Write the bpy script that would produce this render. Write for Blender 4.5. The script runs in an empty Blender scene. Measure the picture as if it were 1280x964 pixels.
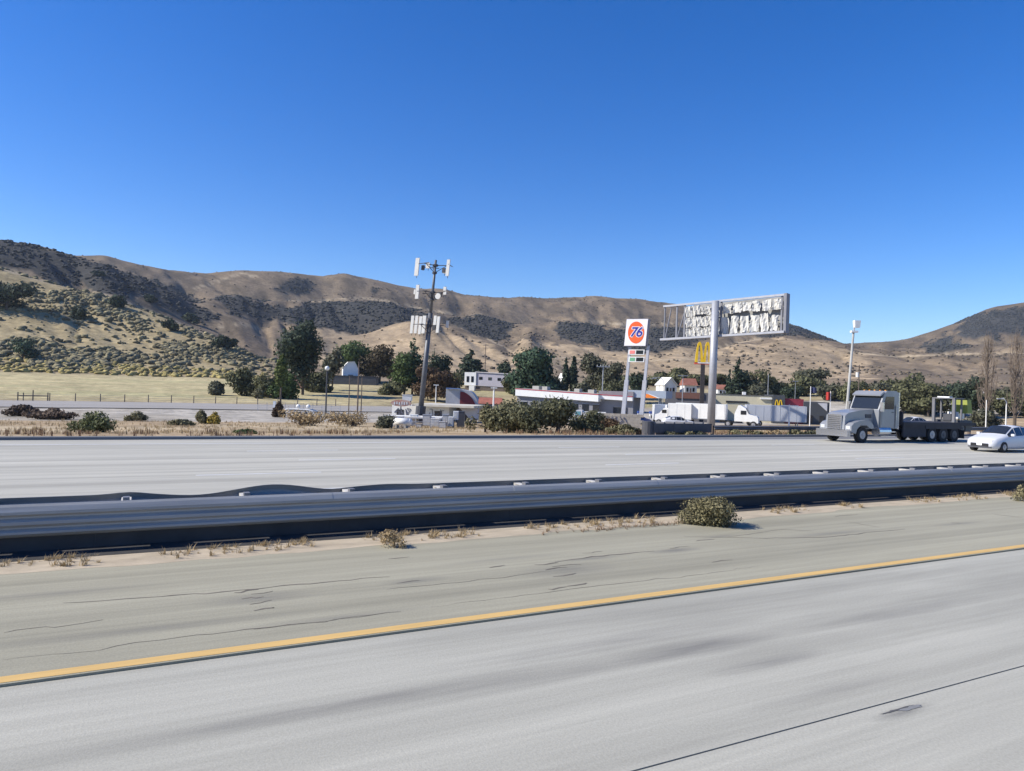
import bpy, math, random
import numpy as np
from mathutils import Vector, Matrix
random.seed(7); rng = np.random.default_rng(7)
S = bpy.context.scene; C = S.collection
rad = math.radians
# ------------------------------------------------------------------ camera
FPX, W, H = 900.0, 1280.0, 964.0
YAW, PITCH, ROLL, EYE = 0.4808, 0.0036, 0.0319, 2.8685
CP = Vector((0, 0, EYE))
Fv = Vector((math.sin(YAW)*math.cos(PITCH), math.cos(YAW)*math.cos(PITCH), math.sin(PITCH)))
R0 = Vector((math.cos(YAW), -math.sin(YAW), 0)); U0 = R0.cross(Fv)
Rv = R0*math.cos(ROLL) + U0*math.sin(ROLL); Uv = -R0*math.sin(ROLL) + U0*math.cos(ROLL)
cam = bpy.data.cameras.new('camera'); co = bpy.data.objects.new('camera', cam); C.objects.link(co)
M = Matrix((Rv, Uv, -Fv)).transposed().to_4x4(); M.translation = CP; co.matrix_world = M
cam.sensor_width = 36; cam.sensor_fit = 'HORIZONTAL'; cam.lens = 36*FPX/W; cam.clip_start = .1; cam.clip_end = 20000
S.camera = co
# ------------------------------------------------------------------ sky and sun
SUN_AZ, SUN_EL = rad(-72), rad(37)
w = bpy.data.worlds.new('World'); S.world = w; w.use_nodes = True
nt = w.node_tree; bg = nt.nodes['Background']
sk = nt.nodes.new('ShaderNodeTexSky'); sk.sky_type = 'NISHITA'; sk.sun_disc = False
sk.sun_elevation = SUN_EL; sk.sun_rotation = SUN_AZ; sk.altitude = 1200; sk.air_density = 1.0; sk.dust_density = .15; sk.ozone_density = 3.0
hs = nt.nodes.new('ShaderNodeHueSaturation'); hs.inputs['Saturation'].default_value = 1.4; hs.inputs['Hue'].default_value = .514
nt.links.new(sk.outputs[0], hs.inputs['Color']); nt.links.new(hs.outputs[0], bg.inputs[0]); bg.inputs[1].default_value = .118
sl = bpy.data.lights.new('sun', 'SUN'); sl.energy = 4.8; sl.angle = rad(.53); sl.color = (1, .94, .84)
so = bpy.data.objects.new('sun', sl); C.objects.link(so)
sdir = Vector((math.sin(SUN_AZ)*math.cos(SUN_EL), math.cos(SUN_AZ)*math.cos(SUN_EL), math.sin(SUN_EL)))
so.rotation_euler = sdir.to_track_quat('Z', 'Y').to_euler(); so.location = (0, 0, 60)
S.view_settings.view_transform = 'Standard'; S.view_settings.look = 'None'; S.view_settings.gamma = 1
S.view_settings.use_curve_mapping = False; S.view_settings.exposure = 0.6
# ------------------------------------------------------------------ pixel helpers (photo pixels -> directions)
def ray(px, py): return Fv + Rv*((px-W/2)/FPX) + Uv*((H/2-py)/FPX)
def at(px, py, d): return CP + ray(px, py)*d
def gz(px, py, z=0.0):
    r = ray(px, py); return CP + r*((z-EYE)/r.z)
def proj(p):
    v = Vector(p)-CP; d = v.dot(Fv); return (W/2+FPX*v.dot(Rv)/d, H/2-FPX*v.dot(Uv)/d, d)
# ------------------------------------------------------------------ materials
MATS = {}
def mat(name, col, rough=.7, var=.12, scale=3.0, metal=0.0, bump=0.0, stretch=None, col2=None, spec=.4, island=0.0, transl=0.0):
    if name in MATS: return MATS[name]
    m = bpy.data.materials.new(name); m.use_nodes = True; t = m.node_tree; b = t.nodes['Principled BSDF']
    b.inputs['Roughness'].default_value = rough; b.inputs['Metallic'].default_value = metal
    b.inputs['Specular IOR Level'].default_value = spec
    g = t.nodes.new('ShaderNodeNewGeometry'); n = t.nodes.new('ShaderNodeTexNoise')
    n.inputs['Scale'].default_value = scale; n.inputs['Detail'].default_value = 6; n.inputs['Roughness'].default_value = .62
    src = g.outputs['Position']
    if stretch:
        mp = t.nodes.new('ShaderNodeMapping'); mp.inputs['Scale'].default_value = stretch
        t.links.new(src, mp.inputs[0]); src = mp.outputs[0]
    t.links.new(src, n.inputs['Vector'])
    rp = t.nodes.new('ShaderNodeValToRGB'); rp.color_ramp.elements[0].position = .3; rp.color_ramp.elements[1].position = .7
    c2 = col2 if col2 else tuple(c*(1+var) for c in col); c1 = col if col2 else tuple(c*(1-var) for c in col)
    rp.color_ramp.elements[0].color = (*c1, 1); rp.color_ramp.elements[1].color = (*c2, 1)
    t.links.new(n.outputs[0], rp.inputs[0]); out = rp.outputs[0]
    if island:
        mx = t.nodes.new('ShaderNodeMix'); mx.data_type = 'RGBA'; mx.blend_type = 'MULTIPLY'; mx.inputs[0].default_value = 1
        mr = t.nodes.new('ShaderNodeMapRange'); mr.inputs[3].default_value = 1-island; mr.inputs[4].default_value = 1+island
        t.links.new(g.outputs['Random Per Island'], mr.inputs[0]); t.links.new(out, mx.inputs[6]); t.links.new(mr.outputs[0], mx.inputs[7]); out = mx.outputs[2]
    t.links.new(out, b.inputs['Base Color'])
    if bump:
        bp = t.nodes.new('ShaderNodeBump'); bp.inputs['Strength'].default_value = bump; bp.inputs['Distance'].default_value = .02
        n2 = t.nodes.new('ShaderNodeTexNoise'); n2.inputs['Scale'].default_value = scale*14; n2.inputs['Detail'].default_value = 4
        t.links.new(src, n2.inputs['Vector']); t.links.new(n2.outputs[0], bp.inputs['Height']); t.links.new(bp.outputs[0], b.inputs['Normal'])
    if transl:
        tr = t.nodes.new('ShaderNodeBsdfTranslucent'); ms = t.nodes.new('ShaderNodeMixShader'); ms.inputs[0].default_value = transl
        t.links.new(out, tr.inputs[0]); t.links.new(b.outputs[0], ms.inputs[1]); t.links.new(tr.outputs[0], ms.inputs[2])
        t.links.new(ms.outputs[0], t.nodes['Material Output'].inputs[0])
    MATS[name] = m; return m
def leafmat(name, c1, c2, scale=.6): return mat(name, c1, .75, col2=c2, scale=scale, island=.45, transl=.22, spec=.2)
def glassmat(name, col, rough=.08): return mat(name, col, rough, .05, 2, spec=.6)
white = mat('white_paint', (.74, .74, .72), .5, .06, 1.2)
grime_white = mat('weathered_white', (.60, .59, .55), .7, col2=(.74, .73, .69), scale=.8)
grey_metal = mat('galvanised_steel', (.34, .35, .37), .5, .12, 2, metal=.35)
dark_metal = mat('dark_metal', (.06, .062, .07), .5, .2, 2)
black_rub = mat('tyre_rubber', (.022, .022, .023), .85, .2, 4)
concrete_grey = mat('concrete_grey', (.33, .32, .30), .85, .15, 1.5, bump=.2)
win_dark = glassmat('dark_window', (.02, .024, .03))
wood_pole = mat('weathered_wood', (.13, .10, .08), .85, .25, 2)
# ------------------------------------------------------------------ mesh builder
class MB:
    def __init__(s): s.v = []; s.f = []
    def add(s, vs, fs):
        o = len(s.v); s.v += [tuple(p) for p in vs]; s.f += [tuple(i+o for i in f) for f in fs]; return s
    def box(s, c, d, rz=0, m=None, top=1.0, topy=None):
        x, y, z = d[0]/2, d[1]/2, d[2]/2; ty = top if topy is None else topy
        vs = [(-x, -y, -z), (x, -y, -z), (x, y, -z), (-x, y, -z), (-x*top, -y*ty, z), (x*top, -y*ty, z), (x*top, y*ty, z), (-x*top, y*ty, z)]
        if m is not None: vs = [tuple(m @ Vector(p)) for p in vs]
        elif rz:
            cs, sn = math.cos(rz), math.sin(rz); vs = [(p[0]*cs-p[1]*sn, p[0]*sn+p[1]*cs, p[2]) for p in vs]
        vs = [(p[0]+c[0], p[1]+c[1], p[2]+c[2]) for p in vs]
        return s.add(vs, [(0, 3, 2, 1), (4, 5, 6, 7), (0, 1, 5, 4), (1, 2, 6, 5), (2, 3, 7, 6), (3, 0, 4, 7)])
    def tube(s, p0, p1, r0, r1=None, n=8, caps=True):
        r1 = r0 if r1 is None else r1; p0 = Vector(p0); p1 = Vector(p1); d = (p1-p0)
        if d.length < 1e-6: return s
        d.normalize(); a = d.orthogonal().normalized(); b = d.cross(a); vs = []
        for p, r in ((p0, r0), (p1, r1)):
            for i in range(n):
                t = 2*math.pi*i/n; vs.append(p+a*(r*math.cos(t))+b*(r*math.sin(t)))
        fs = [(i, (i+1) % n, n+(i+1) % n, n+i) for i in range(n)]
        if caps: fs += [tuple(range(n-1, -1, -1)), tuple(range(n, 2*n))]
        return s.add(vs, fs)
    def path(s, pts, r, n=6):
        for i in range(len(pts)-1): s.tube(pts[i], pts[i+1], r, r, n)
        return s
    def prism(s, poly, axis, t0, t1):       # poly of 2-D points in the plane normal to axis
        def P(a, b, t): return {'y': (a, t, b), 'x': (t, a, b), 'z': (a, b, t)}[axis]
        n = len(poly); vs = [P(a, b, t0) for a, b in poly]+[P(a, b, t1) for a, b in poly]
        fs = [(i, (i+1) % n, n+(i+1) % n, n+i) for i in range(n)]+[tuple(range(n-1, -1, -1)), tuple(range(n, 2*n))]
        return s.add(vs, fs)
    def blob(s, c, r, seed=0, j=.15, seg=10, rings=7):
        rr = random.Random(seed); vs = []; fs = []
        for i in range(rings+1):
            th = math.pi*i/rings
            for k in range(seg):
                ph = 2*math.pi*k/seg; q = 1+rr.uniform(-j, j)
                vs.append((c[0]+r[0]*q*math.sin(th)*math.cos(ph), c[1]+r[1]*q*math.sin(th)*math.sin(ph), c[2]+r[2]*q*math.cos(th)))
        for i in range(rings):
            for k in range(seg): fs.append((i*seg+k, (i+1)*seg+k, (i+1)*seg+(k+1) % seg, i*seg+(k+1) % seg))
        return s.add(vs, fs)
    def shear(s, kx=0.0, zs=0.0):           # lean along local x with height; drop of z along x
        s.v = [(x+kx*z, y, z+zs*x) for x, y, z in s.v]; return s
    def build(s, name, m, parent=None, smooth=False):
        me = bpy.data.meshes.new(name); me.from_pydata(s.v, [], s.f); me.update()
        if smooth: me.polygons.foreach_set('use_smooth', [True]*len(me.polygons))
        return link(name, me, m, parent)
def link(name, me, m=None, parent=None):
    if m is not None and not me.materials: me.materials.append(m)
    o = bpy.data.objects.new(name, me); C.objects.link(o)
    if parent is not None: o.parent = parent
    return o
def npmesh(name, v, f, m, parent=None, smooth=False):     # v (N,3) f (K,3 or 4)
    me = bpy.data.meshes.new(name); v = np.asarray(v, np.float32); f = np.asarray(f, np.int32); k = f.shape[1]
    me.vertices.add(len(v)); me.vertices.foreach_set('co', v.ravel())
    me.loops.add(f.size); me.loops.foreach_set('vertex_index', f.ravel())
    me.polygons.add(len(f)); me.polygons.foreach_set('loop_start', np.arange(0, f.size, k, dtype=np.int32))
    me.update(calc_edges=True); me.validate()
    if smooth: me.polygons.foreach_set('use_smooth', np.ones(len(f), bool))
    return link(name, me, m, parent)
def tag(o, label=None, cat=None, group=None, kind=None):
    if label: o['label'] = label
    if cat: o['category'] = cat
    if group: o['group'] = group
    if kind: o['kind'] = kind
    return o
def thing(name, label, cat, loc=(0, 0, 0), rz=0.0, group=None):
    o = bpy.data.objects.new(name, None); C.objects.link(o); o.empty_display_size = .3
    o.location = loc; o.rotation_euler = (0, 0, rz); return tag(o, label, cat, group)
def dup(root, loc, rz, label=None, group=None):
    r = root.copy(); C.objects.link(r); r.location = loc; r.rotation_euler = (0, 0, rz)
    if label: r['label'] = label
    if group: r['group'] = group
    for ch in list(root.children):
        c = ch.copy(); C.objects.link(c); c.parent = r
        for g in ch.children:
            d = g.copy(); C.objects.link(d); d.parent = c
    return r
FACE = -YAW      # local x to the camera's right, local y away
# ------------------------------------------------------------------ terrain
def hash2(i, j, s):
    n = (i.astype(np.int64)*374761393 + j.astype(np.int64)*668265263 + s*1442695041) & 0x7fffffff
    n = ((n ^ (n >> 13))*1274126177) & 0x7fffffff
    return ((n ^ (n >> 16)) & 0xffff)/65535.0
def vnoise(x, y, s=0):
    i = np.floor(x); j = np.floor(y); u = x-i; v = y-j; u = u*u*(3-2*u); v = v*v*(3-2*v)
    return (hash2(i, j, s)*(1-u)+hash2(i+1, j, s)*u)*(1-v)+(hash2(i, j+1, s)*(1-u)+hash2(i+1, j+1, s)*u)*v
def fbm(x, y, o=4, s=0):
    t = 0; a = .5
    for k in range(o): t = t+a*vnoise(x, y, s+k); x = x*2.03+17; y = y*2.03+9; a *= .5
    return t
def sst(e0, e1, x):
    t = np.clip((x-e0)/(e1-e0), 0, 1); return t*t*(3-2*t)
def feat(pts):
    A = []; Z = []; R = []
    for px, py, r in pts:
        d = ray(px, py); h = math.hypot(d.x, d.y); A.append(math.atan2(d.x, d.y)); Z.append(EYE+r*d.z/h); R.append(r)
    o = np.argsort(A); return np.array(A)[o], np.array(Z)[o], np.array(R)[o]
F0 = feat([(-300, 460, 250), (0, 464, 250), (180, 470, 250), (330, 472, 260), (450, 474, 262), (600, 474, 270), (800, 478, 280), (960, 482, 285), (1150, 486, 290), (1280, 490, 290), (1600, 500, 300)])
F1 = feat([(-300, 300, 430), (0, 335, 420), (60, 352, 405), (130, 368, 395), (200, 393, 375), (260, 418, 350), (320, 447, 325), (365, 452, 330), (400, 424, 450), (455, 418, 490), (500, 405, 520), (530, 399, 530), (570, 408, 520), (610, 424, 480), (640, 430, 470), (660, 415, 520), (700, 424, 520), (760, 438, 480), (830, 444, 470), (880, 440, 500), (930, 428, 590), (985, 420, 620), (1040, 427, 620), (1080, 436, 600), (1150, 440, 600), (1230, 445, 570), (1280, 440, 570), (1600, 450, 600)])
F3 = feat([(-300, 285, 660), (0, 299, 640), (60, 311, 640), (95, 321, 640), (150, 336, 640), (190, 350, 640), (240, 376, 650), (270, 372, 690), (300, 370, 720), (330, 378, 730), (370, 375, 760), (430, 375, 770), (480, 378, 770), (520, 386, 770), (560, 393, 770), (600, 391, 780), (640, 404, 770), (680, 404, 770), (710, 399, 780), (760, 408, 780), (800, 410, 790), (850, 409, 800), (900, 414, 820), (950, 416, 840), (1000, 418, 860), (1050, 431, 880), (1085, 434, 900), (1120, 436, 950), (1180, 432, 950), (1240, 430, 950), (1280, 428, 950), (1600, 425, 950)])
F5 = feat([(-300, 310, 1000), (0, 318, 1000), (95, 321, 960), (130, 319, 960), (160, 329, 970), (200, 336, 980), (260, 341, 1000), (300, 338, 1000), (370, 340, 1020), (400, 345, 1040), (430, 341, 1050), (480, 352, 1060), (520, 359, 1080), (560, 361, 1100), (580, 368, 1100), (620, 372, 1120), (650, 371, 1150), (690, 374, 1180), (735, 370, 1200), (790, 373, 1220), (845, 380, 1240), (880, 391, 1250), (930, 401, 1260), (985, 404, 1280), (1000, 408, 1290), (1020, 416, 1320), (1050, 428, 1400), (1090, 429, 1500), (1130, 425, 1550), (1160, 416, 1560), (1190, 405, 1560), (1215, 394, 1560), (1240, 384, 1560), (1280, 378, 1560), (1350, 366, 1560), (1600, 340, 1560)])
def base_z(y): return np.interp(y, [37.2, 45, 60, 100, 124, 136, 250, 9000], [-.05, -.35, -1.15, -2.55, -2.2, -1.65, 3.6, 3.6])
azs = np.unique(np.concatenate([np.radians(np.arange(-180, -16, 4)), np.radians(np.arange(-16, 68, .22)), np.radians(np.arange(68, 180.1, 4))]))
rs = np.concatenate([np.arange(3, 30, 3), np.arange(30, 140, 2.0), np.arange(140, 250, 3.0), np.arange(250, 560, 3.2), np.arange(560, 1300, 7), np.arange(1300, 1700, 14), np.geomspace(1700, 6000, 14)])
AZ, RR = np.meshgrid(azs, rs, indexing='ij'); XX = RR*np.sin(AZ); YY = RR*np.cos(AZ)
def smooth_cols(F):
    a = np.clip(azs, F[0][0], F[0][-1]); k = np.radians(np.linspace(-.35, .35, 5)); z = 0; r = 0
    for q in k: z = z+np.interp(a+q, F[0], F[1])/5; r = r+np.interp(a+q*4, F[0], F[2])/5
    return z, r
z0, r0 = smooth_cols(F0); z1, r1 = smooth_cols(F1); z3, r3 = smooth_cols(F3); z5, r5 = smooth_cols(F5)
knots_r = np.stack([np.full_like(r0, 140), r0, r0+(r1-r0)*.5, r1, r1+(r3-r1)*.28, r3, r3+(r5-r3)*.3, r5, r5*1.35, np.full_like(r0, 6200)], 1)
knots_z = np.stack([np.full_like(r0, -1.5), z0, z0+(z1-z0)*.42, z1, np.minimum(z1*.86, z3*.8), z3, np.minimum(z3*.95, z5*.85), z5, z5*.6, np.full_like(r0, 20)], 1)
ZZ = np.zeros_like(RR)
for i in range(len(azs)):                      # piecewise cosine-free monotone cubic along each bearing
    kr, kz = knots_r[i], knots_z[i]; h = np.diff(kr); dl = np.diff(kz)/h; m = np.zeros(len(kr)); m[0] = dl[0]; m[-1] = 0
    for k in range(1, len(kr)-1):
        m[k] = 0 if dl[k-1]*dl[k] <= 0 else 2*dl[k-1]*dl[k]/(dl[k-1]+dl[k])
    q = np.clip(rs, kr[0], kr[-1]); j = np.clip(np.searchsorted(kr, q)-1, 0, len(h)-1); t = (q-kr[j])/h[j]
    ZZ[i] = kz[j]*(2*t**3-3*t**2+1)+h[j]*m[j]*(t**3-2*t**2+t)+kz[j+1]*(-2*t**3+3*t**2)+h[j]*m[j+1]*(t**3-t**2)
# gullies run down the slopes, fade at crests and on the flats
crest = np.ones_like(RR)
for rr_, wd in ((r1, 45), (r3, 60), (r5, 110)): crest *= 1-.8*np.exp(-((RR-rr_[:, None])/wd)**2)
hgt = np.clip(ZZ-5, 0, None)
gul = np.abs(fbm(AZ*17+RR*.006+2*vnoise(AZ*9, RR*.004, 90), RR*.007, 4, 3)-.47)*2
rel = -(1-gul)**3*.15+.30*(fbm(XX*.013, YY*.013, 4, 11)-.5)
ZZ = ZZ+rel*np.minimum(hgt, 75)*crest*sst(.4, 4, hgt)
near = base_z(YY)+.25*(fbm(XX*.09, YY*.09, 3, 21)-.45)*sst(40, 55, YY)
ZZ = near+(ZZ-near)*sst(136, 240, RR)
ZZ = np.where(YY < 37.2, -.05, -.05+(ZZ+.05)*sst(37.2, 46, YY))
drs = np.log(rs)
def Hxy(x, y):
    a = math.atan2(x, y); r = math.hypot(x, y); i = int(np.clip(np.searchsorted(azs, a)-1, 0, len(azs)-2)); j = int(np.clip(np.searchsorted(rs, r)-1, 0, len(rs)-2))
    u = (a-azs[i])/(azs[i+1]-azs[i]); v = (r-rs[j])/(rs[j+1]-rs[j])
    return float((ZZ[i, j]*(1-u)+ZZ[i+1, j]*u)*(1-v)+(ZZ[i, j+1]*(1-u)+ZZ[i+1, j+1]*u)*v)
def hit(px, py, dmin=40.0, dmax=2500):
    d = dmin; r = ray(px, py)
    while d < dmax:
        p = CP+r*d
        if p.z <= Hxy(p.x, p.y): break
        d *= 1.004
    return CP+r*d
def place_y(px, y):
    py = 520.0
    for _ in range(4):
        r = ray(px, py); p = CP+r*(y/r.y); p.z = Hxy(p.x, p.y); py = proj(p)[1]
    return p
def place(px, depth):
    py = 510.0
    for _ in range(4):
        p = at(px, py, depth); p.z = Hxy(p.x, p.y); py = proj(p)[1]
    return p
# image coordinates of the terrain vertices, used to find which slopes carry brush
VX, VY, VZ = XX, YY, ZZ-EYE
dep = VX*Fv.x+VY*Fv.y+VZ*Fv.z; ds = np.where(dep > 1, dep, 1e9)
PX = W/2+FPX*(VX*Rv.x+VY*Rv.y+VZ*Rv.z)/ds; PY = H/2-FPX*(VX*Uv.x+VY*Uv.y+VZ*Uv.z)/ds
PX = np.where(dep > 1, PX, -1e4)
def inpoly(px, py, poly):
    c = np.zeros(np.shape(px), bool); n = len(poly)
    for k in range(n):
        (x1, y1), (x2, y2) = poly[k], poly[(k+1) % n]
        if y1 == y2: continue
        c ^= ((y1 > py) != (y2 > py)) & (px < (x2-x1)*(py-y1)/(y2-y1)+x1)
    return c
BRUSH = [([(-120, 270), (0, 297), (95, 321), (190, 350), (240, 376), (275, 393), (250, 406), (205, 386), (140, 366), (60, 348), (0, 333), (-120, 310)], 480, 900),
 ([(262, 372), (300, 369), (332, 378), (348, 396), (322, 402), (288, 391)], 560, 900),
 ([(342, 383), (400, 376), (440, 376), (490, 380), (527, 388), (530, 398), (500, 403), (450, 419), (430, 412), (395, 411), (370, 406), (345, 399)], 530, 900),
 ([(556, 397), (600, 390), (640, 402), (648, 412), (622, 427), (600, 421), (575, 411)], 530, 900),
 ([(696, 404), (735, 400), (762, 410), (790, 412), (850, 406), (885, 409), (905, 420), (860, 433), (800, 441), (750, 436), (715, 431), (694, 416)], 530, 900),
 ([(930, 400), (985, 402), (1050, 429), (1062, 434), (1000, 419), (940, 424)], 640, 1500),
 ([(345, 362), (362, 350), (385, 352), (395, 362), (370, 366)], 900, 1200), ([(462, 360), (478, 362), (475, 370)], 800, 1200),
 ([(1195, 400), (1250, 386), (1330, 382), (1330, 412), (1240, 424), (1200, 418)], 1000, 1700), ([(1150, 428), (1185, 420), (1215, 438), (1160, 442)], 900, 1700)]
jx = 17*(fbm(XX*.035, YY*.05, 3, 31)-.47)*2; jy = 9*(fbm(XX*.045, YY*.06, 3, 37)-.47)*2
brush = np.zeros_like(RR)
for poly, a, b in BRUSH: brush = np.maximum(brush, (inpoly(PX+jx, PY+jy, poly) & (RR > a) & (RR < b)).astype(float))
def mixc(c, col, k): return c*(1-k[..., None])+np.array(col)*k[..., None]
n1 = fbm(XX*.012, YY*.012, 4, 5); n2 = fbm(XX*.06, YY*.06, 3, 6); n3 = fbm(XX*.25, YY*.25, 3, 8)
col = np.ones(RR.shape+(3,))*np.array((.222, .170, .113))
col = mixc(col, (.128, .102, .076), sst(.38, .6, n1*.6+n2*.4)*.8)
col = mixc(col, (.28, .22, .145), sst(.5, .68, fbm(AZ*40, RR*.02, 3, 44))*.55)
tan = np.maximum(inpoly(PX+jx*2, PY+jy, [(395, 412), (520, 398), (640, 440), (640, 470), (395, 460)]), inpoly(PX+jx*2, PY+jy, [(860, 436), (985, 424), (1080, 440), (1090, 470), (900, 478), (640, 455), (660, 420), (720, 432)])) & (RR > 245) & (RR < 720)
col = mixc(col, (.37, .282, .178), tan*(.45+.5*sst(.35, .6, n2)))
sage = sst(250, 262, RR)*(1-sst(r1[:, None]*1.02, r1[:, None]*1.06, RR))*sst(375, 290, PX)*(PX > -2000)
col = mixc(col, (.34, .275, .15), sage*.85)
fieldm = (1-sst(244, 256, RR))*sst(137, 141, YY)
col = mixc(col, (.42, .36, .20), fieldm*(.75+.25*n2)*(.6+.4*sst(520, 380, PX))); col = mixc(col, (.30, .28, .15), fieldm*sst(.45, .62, fbm(XX*.02, YY*.09, 3, 61))*.7)
emb = sst(36.5, 38, YY)*(1-sst(88, 100, YY))
col = mixc(col, (.33, .25, .155), emb); col = mixc(col, (.40, .33, .22), emb*sst(.42, .62, n2)*.7); col = mixc(col, (.24, .165, .10), emb*sst(.55, .7, n3)*.6)
grav = sst(88, 98, YY+6*(n2-.5))*(1-sst(136, 139, YY))*(1-sst(260, 300, RR))
col = mixc(col, (.36, .335, .29), grav*.9); col = mixc(col, (.27, .24, .19), grav*sst(.5, .65, n2)*.6)
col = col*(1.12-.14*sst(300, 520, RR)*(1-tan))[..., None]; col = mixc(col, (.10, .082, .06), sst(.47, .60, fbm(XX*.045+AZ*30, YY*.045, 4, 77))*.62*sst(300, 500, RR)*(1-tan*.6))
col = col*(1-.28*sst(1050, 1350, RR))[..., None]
def track(pts, wd):
    d = np.full(RR.shape, 1e9)
    for (x1, y1), (x2, y2) in zip(pts[:-1], pts[1:]):
        t_ = np.clip(((PX-x1)*(x2-x1)+(PY-y1)*(y2-y1))/((x2-x1)**2+(y2-y1)**2), 0, 1); d = np.minimum(d, np.hypot(PX-x1-t_*(x2-x1), PY-y1-t_*(y2-y1)))
    return sst(wd, wd*.4, d)*(RR > 255)
col = mixc(col, (.042, .044, .044), brush*.93)
for pts_, wd_ in (([(0, 336), (60, 353), (135, 369), (205, 396), (262, 420)], 1.8), ([(240, 362), (300, 342), (320, 345)], 1.6), ([(355, 375), (400, 377), (440, 373), (470, 374), (530, 387), (570, 393)], 1.4), ([(610, 424), (630, 434), (652, 448)], 1.5), ([(330, 412), (300, 405), (270, 410)], 1.6), ([(735, 402), (790, 407), (840, 405)], 1.6), ([(640, 455), (700, 447), (780, 452), (860, 449), (900, 452)], 1.3), ([(890, 436), (925, 428), (950, 424)], 1.4), ([(1060, 440), (1120, 446), (1190, 443), (1280, 441)], 1.4)): col = mixc(col, (.42, .34, .23), track(pts_, wd_)*.7)
col = np.where((YY < 37)[..., None], np.array((.3, .26, .2)), col)
nA, nR = RR.shape; idx = np.arange(nA*nR).reshape(nA, nR)
q = np.stack([idx[:-1, :-1], idx[1:, :-1], idx[1:, 1:], idx[:-1, 1:]], -1).reshape(-1, 4)
def ground_material():
    m = bpy.data.materials.new('hill_ground'); m.use_nodes = True; t = m.node_tree; b = t.nodes['Principled BSDF']; b.inputs['Roughness'].default_value = .95; b.inputs['Specular IOR Level'].default_value = .1
    a = t.nodes.new('ShaderNodeAttribute'); a.attribute_name = 'Col'; g = t.nodes.new('ShaderNodeNewGeometry')
    out = a.outputs['Color']
    for sc, lo, hi, e0, e1 in ((.35, .72, 1.22, .35, .65), (.06, .8, 1.15, .35, .65), (3.0, .8, 1.2, .3, .7)):
        n = t.nodes.new('ShaderNodeTexNoise'); n.inputs['Scale'].default_value = sc; n.inputs['Detail'].default_value = 6; n.inputs['Roughness'].default_value = .7
        t.links.new(g.outputs['Position'], n.inputs['Vector']); mr = t.nodes.new('ShaderNodeMapRange')
        for k, v_ in ((1, e0), (2, e1), (3, lo), (4, hi)): mr.inputs[k].default_value = v_
        t.links.new(n.outputs[0], mr.inputs[0]); mx = t.nodes.new('ShaderNodeMix'); mx.data_type = 'RGBA'; mx.blend_type = 'MULTIPLY'; mx.inputs[0].default_value = 1
        t.links.new(out, mx.inputs[6]); t.links.new(mr.outputs[0], mx.inputs[7]); out = mx.outputs[2]
    t.links.new(out, b.inputs['Base Color']); bp = t.nodes.new('ShaderNodeBump'); bp.inputs['Strength'].default_value = .5; bp.inputs['Distance'].default_value = .6
    n = t.nodes.new('ShaderNodeTexNoise'); n.inputs['Scale'].default_value = .5; n.inputs['Detail'].default_value = 8; t.links.new(g.outputs['Position'], n.inputs['Vector'])
    t.links.new(n.outputs[0], bp.inputs['Height']); t.links.new(bp.outputs[0], b.inputs['Normal']); return m
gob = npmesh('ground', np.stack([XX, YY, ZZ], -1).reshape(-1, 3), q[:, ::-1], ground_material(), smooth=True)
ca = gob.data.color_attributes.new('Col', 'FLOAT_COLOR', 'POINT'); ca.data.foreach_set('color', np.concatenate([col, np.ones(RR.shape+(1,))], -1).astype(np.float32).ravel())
tag(gob, 'dry valley floor rising into brown grassy hills with dark brush', 'ground', kind='structure')
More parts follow.
